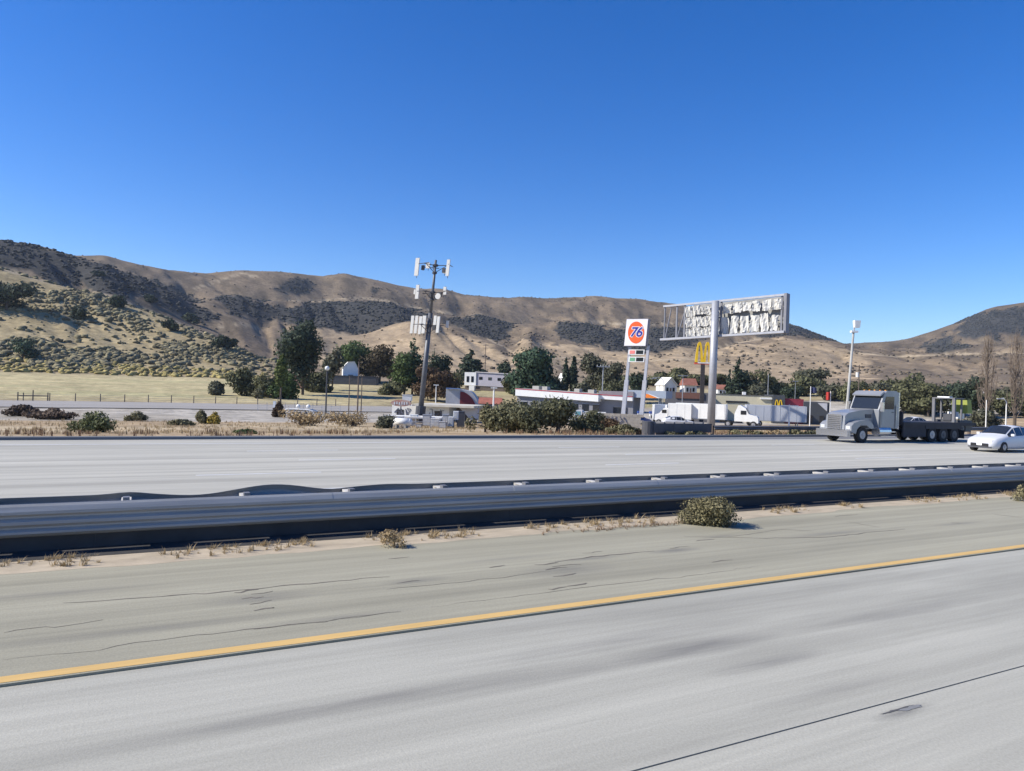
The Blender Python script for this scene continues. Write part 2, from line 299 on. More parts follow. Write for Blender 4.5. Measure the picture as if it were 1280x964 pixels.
# ------------------------------------------------------------------ roads
XA, XB = -140.0, 420.0
def road_material(name, col, streak, blot, stains=()):
    m = bpy.data.materials.new(name); m.use_nodes = True; t = m.node_tree; b = t.nodes['Principled BSDF']; b.inputs['Roughness'].default_value = .8; b.inputs['Specular IOR Level'].default_value = .25
    g = t.nodes.new('ShaderNodeNewGeometry'); rgb = t.nodes.new('ShaderNodeRGB'); rgb.outputs[0].default_value = (*col, 1); out = rgb.outputs[0]
    for sc, st, lo, hi, e0, e1 in ((1.0, (.012, .9, 1), 1-streak*1.1, 1+streak*.6, .35, .65), (1.0, (.05, 2.6, 1), 1-streak, 1+streak*.7, .3, .7), (1.0, (.4, 11, 1), 1-streak*.5, 1+streak*.5, .3, .7), (.16, (.40, 1.6, 1), 1-blot, 1+blot*.2, .28, .52), (38, (1, 1, 1), .9, 1.1, .3, .7)):
        mp = t.nodes.new('ShaderNodeMapping'); mp.inputs['Scale'].default_value = st; t.links.new(g.outputs['Position'], mp.inputs[0])
        n = t.nodes.new('ShaderNodeTexNoise'); n.inputs['Scale'].default_value = sc; n.inputs['Detail'].default_value = 5; n.inputs['Roughness'].default_value = .6; t.links.new(mp.outputs[0], n.inputs['Vector'])
        mr = t.nodes.new('ShaderNodeMapRange')
        for k, v_ in ((1, e0), (2, e1), (3, lo), (4, hi)): mr.inputs[k].default_value = v_
        t.links.new(n.outputs[0], mr.inputs[0]); mx = t.nodes.new('ShaderNodeMix'); mx.data_type = 'RGBA'; mx.blend_type = 'MULTIPLY'; mx.inputs[0].default_value = 1
        t.links.new(out, mx.inputs[6]); t.links.new(mr.outputs[0], mx.inputs[7]); out = mx.outputs[2]
    if stains:
        def mth(op, a, c=None):
            q_ = t.nodes.new('ShaderNodeMath'); q_.operation = op
            for k_, v_ in enumerate((a, c)):
                if v_ is None: continue
                if isinstance(v_, (int, float)): q_.inputs[k_].default_value = v_
                else: t.links.new(v_, q_.inputs[k_])
            return q_.outputs[0]
        mp = t.nodes.new('ShaderNodeMapping'); mp.inputs['Scale'].default_value = (.7, 7, 1); t.links.new(g.outputs['Position'], mp.inputs[0])
        wn = t.nodes.new('ShaderNodeTexNoise'); wn.inputs['Scale'].default_value = 1.6; wn.inputs['Detail'].default_value = 6; t.links.new(mp.outputs[0], wn.inputs['Vector']); fac = None
        for sx, sy, rx, ry, st in stains:
            mp = t.nodes.new('ShaderNodeMapping'); mp.vector_type = 'POINT'; mp.inputs['Scale'].default_value = (1/rx, 1/ry, 0); mp.inputs['Location'].default_value = (-sx/rx, -sy/ry, 0); t.links.new(g.outputs['Position'], mp.inputs[0])
            ln = t.nodes.new('ShaderNodeVectorMath'); ln.operation = 'LENGTH'; t.links.new(mp.outputs[0], ln.inputs[0])
            v_ = mth('MULTIPLY', mth('MAXIMUM', mth('SUBTRACT', 1.0, ln.outputs['Value']), 0.0), st*2.2); fac = v_ if fac is None else mth('ADD', fac, v_)
        fac = mth('MULTIPLY', fac, wn.outputs[0]); mx = t.nodes.new('ShaderNodeMix'); mx.data_type = 'RGBA'; t.links.new(mth('MINIMUM', fac, .6), mx.inputs[0]); t.links.new(out, mx.inputs[6]); mx.inputs[7].default_value = (.13, .125, .115, 1); out = mx.outputs[2]
    t.links.new(out, b.inputs['Base Color']); n = t.nodes.new('ShaderNodeTexNoise'); n.inputs['Scale'].default_value = 60; n.inputs['Detail'].default_value = 3; t.links.new(g.outputs['Position'], n.inputs['Vector'])
    bp = t.nodes.new('ShaderNodeBump'); bp.inputs['Strength'].default_value = .25; bp.inputs['Distance'].default_value = .01; t.links.new(n.outputs[0], bp.inputs['Height']); t.links.new(bp.outputs[0], b.inputs['Normal'])
    return m
def strip(name, y0, y1, z, m, parent=None, th=.04, x0=XA, x1=XB):
    return MB().box(((x0+x1)/2, (y0+y1)/2, z-th/2), (x1-x0, y1-y0, th)).build(name, m, parent)
STN = [(gz(a_, b_), rx_, ry_, st_) for a_, b_, rx_, ry_, st_ in ((880, 808, 1.3, .26, .55), (760, 803, 2.6, .28, .28), (965, 828, 1.0, .16, .45), (1130, 765, 2.2, .25, .35), (300, 905, 1.8, .18, .25), (520, 865, 2.2, .22, .3), (700, 845, 2.5, .2, .25), (1130, 890, .5, .1, .6), (1050, 860, 1.4, .14, .25))]
conc = road_material('worn_concrete', (.375, .362, .302), .11, .32, [(p_.x, p_.y, a_, b_, c_) for p_, a_, b_, c_ in STN]); asph = road_material('aged_asphalt', (.32, .30, .222), .13, .20, [(gz(a_, b_).x, gz(a_, b_).y, c_, d_, e_) for a_, b_, c_, d_, e_ in ((325, 750, .9, .3, .4), (712, 714, 1.0, .45, .4), (845, 690, .7, .18, .6), (900, 672, .6, .14, .5), (520, 728, .6, .18, .45), (640, 700, 1.5, .15, .3), (1040, 668, 1.6, .15, .4), (180, 790, 2, .2, .3), (60, 745, 1.5, .2, .3), (1200, 656, 1.2, .15, .35), (420, 775, 1.6, .12, .3), (740, 700, .9, .12, .5))])
conc2 = road_material('pale_concrete', (.425, .408, .345), .16, .12); joint_m = mat('joint_sealant', (.035, .033, .03), .9, .3, 3)
yellow_p = mat('yellow_road_paint', (.52, .34, .12), .75, col2=(.66, .43, .15), scale=1.6, stretch=(.5, 5, 1)); white_p = mat('white_road_paint', (.62, .62, .60), .7, .1, 2)
nr = strip('near_carriageway', -9.5, 7.94, -.03, joint_m, th=.02); tag(nr, 'pale concrete lanes with a dark lengthwise joint beside the yellow line', 'road', kind='structure')
for a, b in ((-9.5, -6.64), (-6.62, -2.98), (-2.96, .70), (.72, 4.365), (4.385, 7.916)): strip('lane_slab', a, b, 0, conc, nr, .028)
sh = strip('median_shoulder', 7.93, 13.0, .024, asph, th=.07); tag(sh, 'cracked beige asphalt shoulder between yellow line and steel barrier', 'shoulder', kind='structure')
strip('edge_line', 7.965, 8.125, .0275, yellow_p, sh, .004)
# spalled concrete pocket beside the lane joint and oil stains
dark_st = mat('patch_tar', (.09, .088, .085), .85, .35, 5, stretch=(.6, 5, 1)); stain = mat('oil_stain', (.235, .235, .23), .85, .2, 2.2, stretch=(.5, 2, 1))
def flat_blob(mb, cx, cy, rx, ry, z, seed, n=22, ang=0.0):
    r_ = random.Random(seed); vs = [(cx, cy, z)]
    for k in range(n):
        t = 2*math.pi*k/n; q_ = r_.uniform(.6, 1.15); x = rx*q_*math.cos(t); y = ry*q_*math.sin(t); vs.append((cx+x*math.cos(ang)-y*math.sin(ang), cy+x*math.sin(ang)+y*math.cos(ang), z))
    mb.add(vs, [(0, 1+k, 1+(k+1) % n) for k in range(n)])
p = gz(1120, 888); mb = MB(); flat_blob(mb, p.x+.05, p.y, .26, .018, .003, 3); mb.build('tar_patch', dark_st, nr); mb = MB(); flat_blob(mb, p.x+.17, p.y-.03, .17, .03, .0036, 5); mb.build('stain', stain, nr)
# shoulder cracks: narrow ribbons following wandering lines
def ribbon(mb, pts, w_, z):
    n = len(pts); vs = []
    for i, (x, y) in enumerate(pts):
        a = pts[max(i-1, 0)]; b = pts[min(i+1, n-1)]; d = Vector((b[0]-a[0], b[1]-a[1])).normalized(); k = .7*w_*(.35+.65*math.sin(math.pi*min(1, max(0, (i+.15)/(n-.7)))))*random.uniform(.5, 1.3)
        vs += [(x-d.y*k/2, y+d.x*k/2, z), (x+d.y*k/2, y-d.x*k/2, z)]
    mb.add(vs, [(2*i, 2*i+1, 2*i+3, 2*i+2) for i in range(n-1)])
crack_m = mat('crack_fill', (.15, .132, .105), .95, .35, 3)
def crack(pix, w_):
    pts = []
    g_ = [gz(x, y, .026) for x, y in pix]
    for i in range(len(g_)-1):
        L_ = (g_[i+1]-g_[i]).length; n = max(2, int(L_/.18))
        for k in range(n): pts.append((g_[i].x+(g_[i+1].x-g_[i].x)*k/n+random.gauss(0, .03), g_[i].y+(g_[i+1].y-g_[i].y)*k/n+random.gauss(0, .022)))
    mb = MB(); ribbon(mb, pts, w_, .0265); return mb.build('crack', crack_m, sh)
crack([(80, 754), (200, 746), (320, 736), (500, 719)], .05)
crack([(0, 790), (100, 779), (165, 771)], .035); crack([(0, 826), (120, 812), (200, 800), (310, 787), (430, 773), (520, 762)], .022)
crack([(480, 737), (600, 725), (700, 712)], .022); crack([(320, 785), (460, 770), (520, 762)], .018); crack([(535, 759), (640, 746), (740, 733), (860, 720), (960, 706)], .016)
crack([(690, 703), (740, 696), (825, 688)], .07); crack([(855, 671), (960, 673), (1040, 671), (1090, 665), (1140, 661)], .05); crack([(1060, 652), (1110, 661)], .04)
crack([(910, 671), (980, 662), (1030, 664)], .035); crack([(1190, 653), (1215, 655)], .05); crack([(1240, 643), (1290, 648)], .05)
for x, y in ((500, 697), (625, 708), (850, 684), (885, 675), (515, 726), (905, 701), (1060, 644), (745, 690), (700, 735)): crack([(x-16, y+2), (x, y), (x+18, y-2)], .05)
for x, y in ((312, 738), (322, 746), (332, 752), (340, 760), (690, 704), (700, 710), (712, 718), (730, 730), (335, 740), (715, 706)): crack([(x-20, y+3), (x, y), (x+16, y-2)], .06)
sand = mat('blown_sand', (.42, .35, .25), .95, .2, 2.5, bump=.4, stretch=(.6, 2, 1))
mb = MB(); xs = np.arange(-40, 150, .5); n = len(xs); e = 12.30+.32*(vnoise(xs*.8, xs*0, 3)-.4)+.18*(vnoise(xs*3, xs*0, 4)-.5)
mb.add([(float(x), float(y), .0255) for x, y in zip(xs, e)]+[(float(x), 12.86, .058) for x in xs]+[(float(x), 13.05, .02) for x in xs], [(k+n*r, k+1+n*r, k+1+n*(r+1), k+n*(r+1)) for r in (0, 1) for k in range(n-1)])
tag(mb.build('median_strip', sand), 'sandy strip with dry weeds under the steel barrier', 'median', kind='structure')
tag(strip('barrier_shade_strip', 12.86, 15.25, .062, mat('painted_shade', (.035, .034, .034), .95, .3, 2), th=.09), 'near black ground strip under the steel barrier with its shade painted in', 'paving', kind='structure')  # near-black colour stands in for the barrier's shade on the ground
fr = strip('far_carriageway', 15.2, 36.6, .0, conc2); tag(fr, 'pale concrete lanes across the median carrying the flatbed truck', 'road', kind='structure')
strip('edge_line', 34.2, 34.36, .004, white_p, fr, .006); strip('edge_line', 15.6, 15.75, .004, yellow_p, fr, .006)
dash = None
for y in (19.5, 23.1, 26.8, 30.5):
    for k in range(-3, 14):
        x = k*14.63+3.0+(y*3.7) % 5
        if dash is None: dash = MB().box((0, 0, 0), (3.66, .12, .006)).build('lane_dash', white_p, fr); o = dash
        else: o = dash.copy(); C.objects.link(o); o.parent = fr
        o.location = (x, y, .001)
dk_asph = road_material('dark_asphalt', (.17, .17, .17), .10, .12)
mb = MB(); mb.add([(8, 36.55, .003), (30, 34.4, .003), (200, 34.4, .003), (200, 36.6, .003), (8, 36.6, .003)], [(0, 1, 2, 3, 4)]); tag(mb.build('ramp_shoulder', dk_asph), 'dark asphalt shoulder widening beside the far lanes', 'shoulder', kind='structure')
mb = MB(); mb.prism([(36.62, -.06), (36.68, .12), (36.86, .15), (37.15, .0), (37.2, -.06)], 'x', XA, XB); tag(mb.build('roadside_dike', dk_asph), 'low dark asphalt dike along the edge of the far lanes', 'kerb', kind='structure')
# frontage road beyond the gravel lot
ft = MB(); xs = np.arange(-70, 62, 4.0); rows = []
for y in (124.5, 128, 132, 136): rows.append([(float(x), y, Hxy(x, y)+.12) for x in xs])
n = len(xs); ft.add([p_ for r_ in rows for p_ in r_], [(k+n*r, k+1+n*r, k+1+n*(r+1), k+n*(r+1)) for r in range(3) for k in range(n-1)])
tag(ft.build('frontage_road', road_material('grey_asphalt', (.32, .30, .27), .08, .08)), 'grey frontage road running past the fenced dry field', 'road', kind='structure')
# ------------------------------------------------------------------ median barrier
rail_m = mat('weathered_guardrail', (.35, .345, .335), .65, .18, 1.5, metal=.1, stretch=(.3, 6, 6)); block_m = mat('bleached_timber', (.48, .46, .42), .85, .2, 5); post_m = mat('steel_post', (.20, .20, .21), .6, .2, 3, metal=.4)
bar = thing('median_barrier', 'double sided corrugated steel beam barrier on posts along the median', 'guardrail', (0, 0, 0))
prof = [(0, 0), (.035, .02), (.08, .055), (.08, .085), (.02, .125), (.02, .155), (.08, .20), (.08, .245), (.02, .29), (.02, .32), (.08, .36), (.08, .40), (.035, .47), (0, .506)]
def far_dz(x): return .075*math.exp(-((x-2.35)/.65)**2)-.055*math.exp(-((x-1.0)/.6)**2)+.03*math.exp(-((x+.05)/.3)**2)-.04*math.exp(-((x-3.4)/.45)**2)+.015*math.exp(-((x-4.6)/.4)**2)
def beam(x0, side, lift):
    mb = MB(); ns = 24 if side > 0 and -5 < x0 < 7 else 8; st = [x0+3.81*k/ns for k in range(ns+1)]; vs = []; n = len(prof)
    for x in st:
        for a, z in prof:
            dz = far_dz(x) if side > 0 else 0; y = (13.35+.08-a-lift) if side < 0 else (14.17+a-.08+lift+dz*.8); vs.append((x, y, (.31 if side < 0 else .325)+z+dz))
    fs = [(i*n+k, i*n+k+1, (i+1)*n+k+1, (i+1)*n+k) for i in range(ns) for k in range(n-1)]
    mb.add(vs, fs); o = mb.build('beam', rail_m, bar); md = o.modifiers.new('solid', 'SOLIDIFY'); md.thickness = .006; return o
k0 = -12
for k in range(k0, 26):
    x0 = 8.05-.95+3.81*k; beam(x0, -1, .0 if k % 2 else .004); beam(x0, 1, .0 if k % 2 else .004)
for k in range(k0, 26): MB().box((7.1+3.81*k+1.905, 13.56, .195), (3.808, .05, .28)).build('gap_darkener', mat('gap_darkener', (.045, .045, .05), .7, .2, 2), bar)  # added dark strip, hides sunlit ground behind so the gap looks shaded
pm = MB().box((0, 13.65, .37), (.10, .16, .95)).build('post', post_m, bar); bk = MB().box((0, 13.515, .60), (.15, .11, .36)).build('blockout', block_m, bar); bk2 = MB().box((0, 13.96, .60), (.15, .24, .34)).build('blockout', block_m, bar)
tp = MB().box((0, 13.76, .765), (.15, .60, .03)).build('post_cap', block_m, bar)
for k in range(2*k0, 52):
    x = 7.53+1.905*k
    for src in (pm, bk, bk2, tp):
        o = src if k == 2*k0 else src.copy()
        if o is not src: C.objects.link(o); o.parent = bar
        o.location = (x, 0, 0)
# ------------------------------------------------------------------ vegetation
def unit(n): v = rng.normal(size=(n, 3)); return v/np.linalg.norm(v, axis=1)[:, None]
def leaves(P, N, size, jit=.7):                    # one two-triangle leaf clump per point
    n = len(P); N = N+jit*unit(n); N /= np.linalg.norm(N, axis=1)[:, None]; t = np.cross(N, unit(n)); t /= np.linalg.norm(t, axis=1)[:, None]+1e-9; b = np.cross(N, t)
    s_ = size*rng.uniform(.5, 1.25, (n, 1)); e_ = rng.uniform(.45, .9, (n, 1))
    V = np.stack([P-t*s_, P-b*s_*e_+N*s_*.15, P+t*s_, P+b*s_*e_-N*s_*.12], 1).reshape(-1, 3); i = np.arange(n)*4
    return V, np.concatenate([np.stack([i, i+1, i+2], 1), np.stack([i, i+2, i+3], 1)])
def crown_points(lobes, n, core=.35):
    L = np.array(lobes, float); wt = (L[:, 3]*L[:, 4]*L[:, 5])**.75; k = rng.choice(len(L), n, p=wt/wt.sum()); d = unit(n)
    r = np.maximum(core, rng.uniform(0, 1, n)**.33)[:, None]*rng.uniform(.85, 1.12, (n, 1)); return L[k, :3]+d*L[k, 3:]*r, d
def lobes_for(kind, wd, ht, seed):
    r = random.Random(seed); out = []
    if kind == 'round':
        for i in range(11):
            a = r.uniform(0, 6.28); q_ = r.uniform(.1, .34)*wd; z = r.uniform(.24, .84)*ht; k = r.uniform(.16, .27); out.append((q_*math.cos(a), q_*math.sin(a), z, k*wd, k*wd, k*ht*.8))
        out.append((0, 0, .55*ht, .3*wd, .3*wd, .3*ht))
    elif kind == 'conic':
        for i in range(12):
            t = i/11; z = (.16+.82*t)*ht; q_ = .46*wd*(1-t)**.8+.02*wd; 
            for k in range(3 if t < .7 else 1):
                a = r.uniform(0, 6.28); out.append((q_*.5*math.cos(a), q_*.5*math.sin(a), z, q_*r.uniform(.45, .7)+.03*wd, q_*r.uniform(.45, .7)+.03*wd, .055*ht))
    elif kind == 'column':
        for i in range(9):
            t = i/8; q_ = .42*wd*math.sin(math.pi*(.18+.74*t))**.8; out.append((r.uniform(-.06, .06)*wd, r.uniform(-.06, .06)*wd, (.08+.86*t)*ht, q_, q_, .1*ht))
    elif kind == 'bush':
        for i in range(10):
            a = r.uniform(0, 6.28); q_ = r.uniform(.0, .36)*wd; k = r.uniform(.14, .26); z = r.uniform(.22, .86)*ht*(1-.35*q_/(.36*wd)); out.append((q_*math.cos(a), q_*math.sin(a)*.8, z, k*wd, k*wd*.8, .3*ht))
    return out
bark = mat('bark', (.10, .078, .06), .95, .3, 3)
dk_green = leafmat('dark_evergreen', (.032, .048, .032), (.068, .088, .054)); green = leafmat('green_leaves', (.05, .08, .028), (.11, .15, .05)); olive = leafmat('olive_leaves', (.08, .085, .045), (.15, .15, .075))
grey_green = leafmat('grey_green_leaves', (.07, .075, .05), (.13, .13, .085)); brown_l = leafmat('rusty_leaves', (.075, .05, .032), (.14, .09, .05)); sage_l = leafmat('sage_leaves', (.13, .125, .07), (.22, .20, .11))
yellow_l = leafmat('yellow_bloom', (.30, .22, .04), (.40, .31, .08)); blue_green = leafmat('blue_green_leaves', (.038, .068, .044), (.075, .115, .065)); bright_g = leafmat('bright_green_leaves', (.08, .105, .03), (.13, .15, .05))
def tree(name, label, px, depth, wpx, top_py, kind, m, seed=1, n=1500, leaf=None, cat='tree', group=None, trunk=True, loc=None, depthk=1.0, base=0.0):
    P_ = Vector(loc) if loc is not None else place(px, depth); d = proj(P_)[2]; s_ = d/FPX; wd = wpx*s_; ht = at(px, top_py, d).z-P_.z
    ht = max(ht, .4); t = thing(name, label, cat, (P_.x, P_.y, P_.z-.08), FACE, group); wd *= 1.22; lb = lobes_for(kind, wd, ht*(1-base), seed); lb = [(a, b*depthk, c+base*ht, x, y*depthk, z) for a, b, c, x, y, z in lb]
    n = int(n*1.7); pts, dr = crown_points(lb, n); ok = pts[:, 2] > .02*ht; pts, dr = pts[ok], dr[ok]; V, Fc = leaves(pts, dr, leaf if leaf else max(.9*s_*2.2, .03*wd))
    k_ = max(12, n//45); li = rng.choice(len(lb), k_); La = np.array(lb); dd_ = unit(k_); dd_[:, 2] = np.abs(dd_[:, 2])*1.1+.1; dd_ /= np.linalg.norm(dd_, axis=1)[:, None]
    ext = rng.uniform(1.05, 1.5, k_); sp = np.concatenate([La[li, :3]+dd_*La[li, 3:]*(.85+(ext[:, None]-.85)*f_) for f_ in np.linspace(.1, 1, 6)]); sp[:, 2] = np.minimum(sp[:, 2], ht*1.06); V2, F2 = leaves(sp, np.tile(dd_, (6, 1)), (leaf if leaf else max(.9*s_*2.2, .03*wd))*.6); F2 = F2+len(V); V = np.concatenate([V, V2]); Fc = np.concatenate([Fc, F2])
    npmesh('crown', V, Fc, m, t)
    tb = MB(); r0_ = max(.02*ht, .028*wd) if kind != 'bush' else .03*wd; ztop = ht*(.62 if kind in ('round', 'bush') else .93)
    tb.tube((0, 0, -.2), (.02*wd, 0, ztop*.5), r0_, r0_*.75, 7); tb.tube((.02*wd, 0, ztop*.5), (0, 0, ztop), r0_*.75, r0_*.3, 6)
    for l in lb[::2]: tb.tube((.02*wd, 0, min(ztop*.45, l[2]*.7)), l[:3], r0_*.45, r0_*.12, 5)
    tb.build('trunk' if kind != 'bush' else 'stems', bark, t); return t
def hill_tree(name, label, px, py, wpx, hpx, kind, m, seed, n=700, cat='tree', group=None):
    p_ = hit(px, py, 200); return tree(name, label, px, 0, wpx, py-hpx, kind, m, seed, n, loc=p_, cat=cat, group=group)
# big shrubs and oaks on the near slope
hill_tree('hillside_oak', 'large dark oak at the end of the scrubby slope beneath the dark ridge', 8, 388, 52, 38, 'round', dk_green, 11, 1600)
for i, (x, y, wd, hp, lb) in enumerate([(97, 400, 22, 17, 'round dark shrub alone in the middle of the sage slope'), (145, 385, 25, 17, 'dark spreading shrub on the pale crest of the sage slope'), (213, 414, 17, 15, 'small dark shrub low on the crest of the sage slope'), (238, 404, 20, 16, 'dark shrub where the sage slope meets the brushy ridge'), (283, 438, 28, 19, 'dark shrub near the foot of the sage slope above the pines'), (187, 378, 16, 10, 'low dark shrub tucked behind the pale crest line'), (122, 345, 15, 6, 'low shrub within the dark ridge brush')]):
    hill_tree('hillside_shrub', lb, x, y, wd, hp, 'bush', dk_green, 20+i, 600, 'shrub')
hill_tree('hillside_shrub', 'blue green bush at the foot of the sage slope above the dry field', 28, 448, 36, 25, 'bush', blue_green, 31, 900, 'shrub')
# scrub that covers the near slope and the far brush patches: ground cover
def ico(sub):
    t = (1+5**.5)/2; v = np.array([(-1, t, 0), (1, t, 0), (-1, -t, 0), (1, -t, 0), (0, -1, t), (0, 1, t), (0, -1, -t), (0, 1, -t), (t, 0, -1), (t, 0, 1), (-t, 0, -1), (-t, 0, 1)], float); v /= np.linalg.norm(v[0])
    f = np.array([(0, 11, 5), (0, 5, 1), (0, 1, 7), (0, 7, 10), (0, 10, 11), (1, 5, 9), (5, 11, 4), (11, 10, 2), (10, 7, 6), (7, 1, 8), (3, 9, 4), (3, 4, 2), (3, 2, 6), (3, 6, 8), (3, 8, 9), (4, 9, 5), (2, 4, 11), (6, 2, 10), (8, 6, 7), (9, 8, 1)])
    for _ in range(sub):
        vs = list(map(tuple, v)); cache = {}; nf = []
        def mid(a, b):
            k = (min(a, b), max(a, b))
            if k not in cache: m_ = (np.array(vs[a])+np.array(vs[b]))/2; vs.append(tuple(m_/np.linalg.norm(m_))); cache[k] = len(vs)-1
            return cache[k]
        for a, b, c in f: ab, bc, ca_ = mid(a, b), mid(b, c), mid(c, a); nf += [(a, ab, ca_), (b, bc, ab), (c, ca_, bc), (ab, bc, ca_)]
        v = np.array(vs); f = np.array(nf)
    return v, f
def scrub(name, label, P_, size, m, sub, flat=.7):
    v, f = ico(sub); n = len(P_); nv = len(v); J = 1+.38*(rng.uniform(0, 1, (n, nv, 1))-.5)*2
    s_ = size[:, None, None]*np.stack([rng.uniform(.75, 1.3, n), rng.uniform(.75, 1.3, n), flat*rng.uniform(.7, 1.25, n)], 1)[:, None, :]
    V = P_[:, None, :]+v[None]*J*s_; V[:, :, 2] += size[:, None]*flat*.35; Fc = (f[None]+(np.arange(n)*nv)[:, None, None]).reshape(-1, 3)
    return tag(npmesh(name, V.reshape(-1, 3), Fc, m), label, 'scrub', kind='stuff')
def sample_mask(mask, n):
    ar = mask[:-1, :-1]*RR[:-1, :-1]*(np.diff(azs)[:, None])*(np.diff(rs)[None]); p_ = (ar/ar.sum()).ravel(); k = rng.choice(len(p_), n, p=p_); i, j = np.divmod(k, nR-1)
    u = rng.uniform(0, 1, n); v = rng.uniform(0, 1, n); a = azs[i]+u*(azs[i+1]-azs[i]); r = rs[j]+v*(rs[j+1]-rs[j])
    z = (ZZ[i, j]*(1-u)+ZZ[i+1, j]*u)*(1-v)+(ZZ[i, j+1]*(1-u)+ZZ[i+1, j+1]*u)*v; return np.stack([r*np.sin(a), r*np.cos(a), z], 1)
inview = (PX > -60) & (PX < 1340)
dn = sst(.38, .58, fbm(XX*.045, YY*.045, 3, 71))
sg = np.clip(sage, 0, 1)*(sage > .05)*(RR > 258)*(PX > -60)*(.10+dn*1.3)*(.5+1.0*sst(.3, .6, fbm(XX*.15, YY*.15, 2, 73)))
scrub('sage_scrub', 'low grey green sagebrush dotted all over the near slope', (P1 := sample_mask(sg*(1-brush), 4300)), .38+1.0*rng.uniform(0, 1, 4300)**2.2, mat('sage_scrub', (.12, .105, .06), .95, col2=(.235, .205, .115), scale=.3, island=.4), 1)
scrub('yellow_scrub', 'pale yellow rabbitbrush along the foot of the near slope', sample_mask((RR > 245)*(RR < 275)*(PX > -60)*(PX < 330)*1.0, 420), rng.uniform(.5, 1.1, 420), mat('yellow_scrub', (.22, .18, .06), .95, col2=(.34, .28, .11), scale=.3, island=.3), 1)
scrub('dark_brush', 'dark chaparral covering the shaded hill flanks', sample_mask(brush*inview, 17000), rng.uniform(.7, 1.7, 17000), mat('dark_brush', (.03, .033, .033), .95, col2=(.055, .056, .05), scale=.05, island=.25), 0, .6)
scrub('brown_scrub', 'sparse brown scrub scattered over the far hills', sample_mask((1-brush)*inview*(RR > 300)*(RR < 1500)*(sage < .3)*(.12+sst(.45, .65, n1)), 9000), rng.uniform(.5, 1.25, 9000), mat('brown_scrub', (.09, .075, .056), .95, col2=(.15, .12, .085), scale=.1, island=.4), 0)
# dry weeds: blades in tufts
def tufts(name, label, P_, hgt_, m, blades=9, lean=.5):
    n = len(P_); B = np.repeat(P_, blades, 0); k = len(B); hh = np.repeat(hgt_, blades)*rng.uniform(.5, 1.2, k); a = rng.uniform(0, 6.28, k); ln = rng.uniform(.05, lean, k)*hh
    B = B+np.stack([rng.normal(0, .22, k)*hh, rng.normal(0, .22, k)*hh, np.zeros(k)], 1); tip = B+np.stack([np.cos(a)*ln, np.sin(a)*ln, hh], 1); wv = np.stack([-np.sin(a), np.cos(a), np.zeros(k)], 1)*(.05*hh)[:, None]
    mid = B*.45+tip*.55+np.stack([np.cos(a), np.sin(a), np.zeros(k)], 1)*(-.12*ln)[:, None]; V = np.stack([B-wv, B+wv, mid+wv*.8, mid-wv*.8, tip], 1).reshape(-1, 3); i = np.arange(k)*5
    return tag(npmesh(name, V, np.concatenate([np.stack([i, i+1, i+2], 1), np.stack([i, i+2, i+3], 1), np.stack([i+3, i+2, i+4], 1)]), m), label, 'weeds', kind='stuff')
def emb_pts(n, x0, x1, y0, y1):
    n0 = n; n = n*3; x = rng.uniform(x0, x1, n); y = y0+(y1-y0)*rng.uniform(0, 1, n)**1.15; o_ = np.argsort(-(fbm(x*.22, y*.22, 3, 91)+rng.uniform(0, .3, n)))[:n0]; x, y = x[o_], y[o_]; return np.array([(a, b, Hxy(a, b)) for a, b in zip(x, y)])
straw = mat('straw', (.34, .25, .13), .9, col2=(.44, .34, .20), scale=.7, island=.3, transl=.2); rusty = mat('rusty_weeds', (.17, .10, .06), .9, col2=(.26, .17, .10), scale=.8, island=.35, transl=.15)
tufts('dry_grass', 'straw coloured dry grass on the bank beside the far lanes', emb_pts(4200, -26, 62, 38.2, 92), rng.uniform(.08, .30, 4200), straw)
tufts('rusty_weeds', 'reddish brown weeds along the foot of the roadside bank', emb_pts(800, -26, 62, 37.3, 46), rng.uniform(.12, .40, 800), rusty)
x = rng.uniform(-8, 34, 1100); c_ = vnoise(x*1.2, x*0, 55); y = 12.88-rng.uniform(0, 1, 1100)**1.6*.5; keep = c_ > .42
tufts('median_weeds', 'dry straw weeds along the foot of the steel barrier', np.stack([x, y, np.full(1100, .035)], 1)[keep], rng.uniform(.03, .13, keep.sum()), straw, 16, 1.4)
tufts('median_litter', 'flattened reddish weeds lying on the shoulder edge', np.stack([rng.normal(9.6, 1.1, 90), rng.normal(12.2, .06, 90), np.full(90, .024)], 1), rng.uniform(.04, .10, 90), rusty, 8, 2.2)
# ------------------------------------------------------------------ trees and bushes of the valley
T = tree
T('valley_pine', 'big dark ragged pine standing over the roadside thicket', 378, 165, 58, 398, 'round', dk_green, 3, 3800, base=.05)
T('thicket_tree', 'grey green bushy tree at the end of the field fence', 268, 150, 24, 476, 'bush', grey_green, 4, 900)
T('thicket_tree', 'dark bare-topped tree second from the fence end', 302, 152, 36, 460, 'bush', olive, 5, 1300)
T('thicket_tree', 'green rounded tree in the middle of the roadside thicket', 330, 150, 40, 462, 'bush', olive, 6, 1300)
T('thicket_tree', 'dark green tree of the thicket beside the pine', 358, 149, 40, 465, 'bush', green, 7, 1300)
T('grey_bush', 'small pale grey bush in front of the roadside thicket', 322, 145, 16, 487, 'bush', sage_l, 8, 500, cat='bush')
T('round_bush', 'wide olive bush on the grass under the big pine', 396, 178, 40, 466, 'bush', olive, 9, 1400, cat='bush')
T('grey_tree', 'bare grey tree beside the big pine', 415, 190, 30, 430, 'round', grey_green, 10, 800)
T('green_ash', 'light green spreading tree behind the white barn', 445, 240, 52, 417, 'round', green, 12, 2600)
T('russet_tree', 'russet and dark leaved round tree beside the light green tree', 474, 235, 46, 432, 'round', leafmat('russet_dark', (.05, .045, .028), (.10, .075, .04)), 13, 2200)
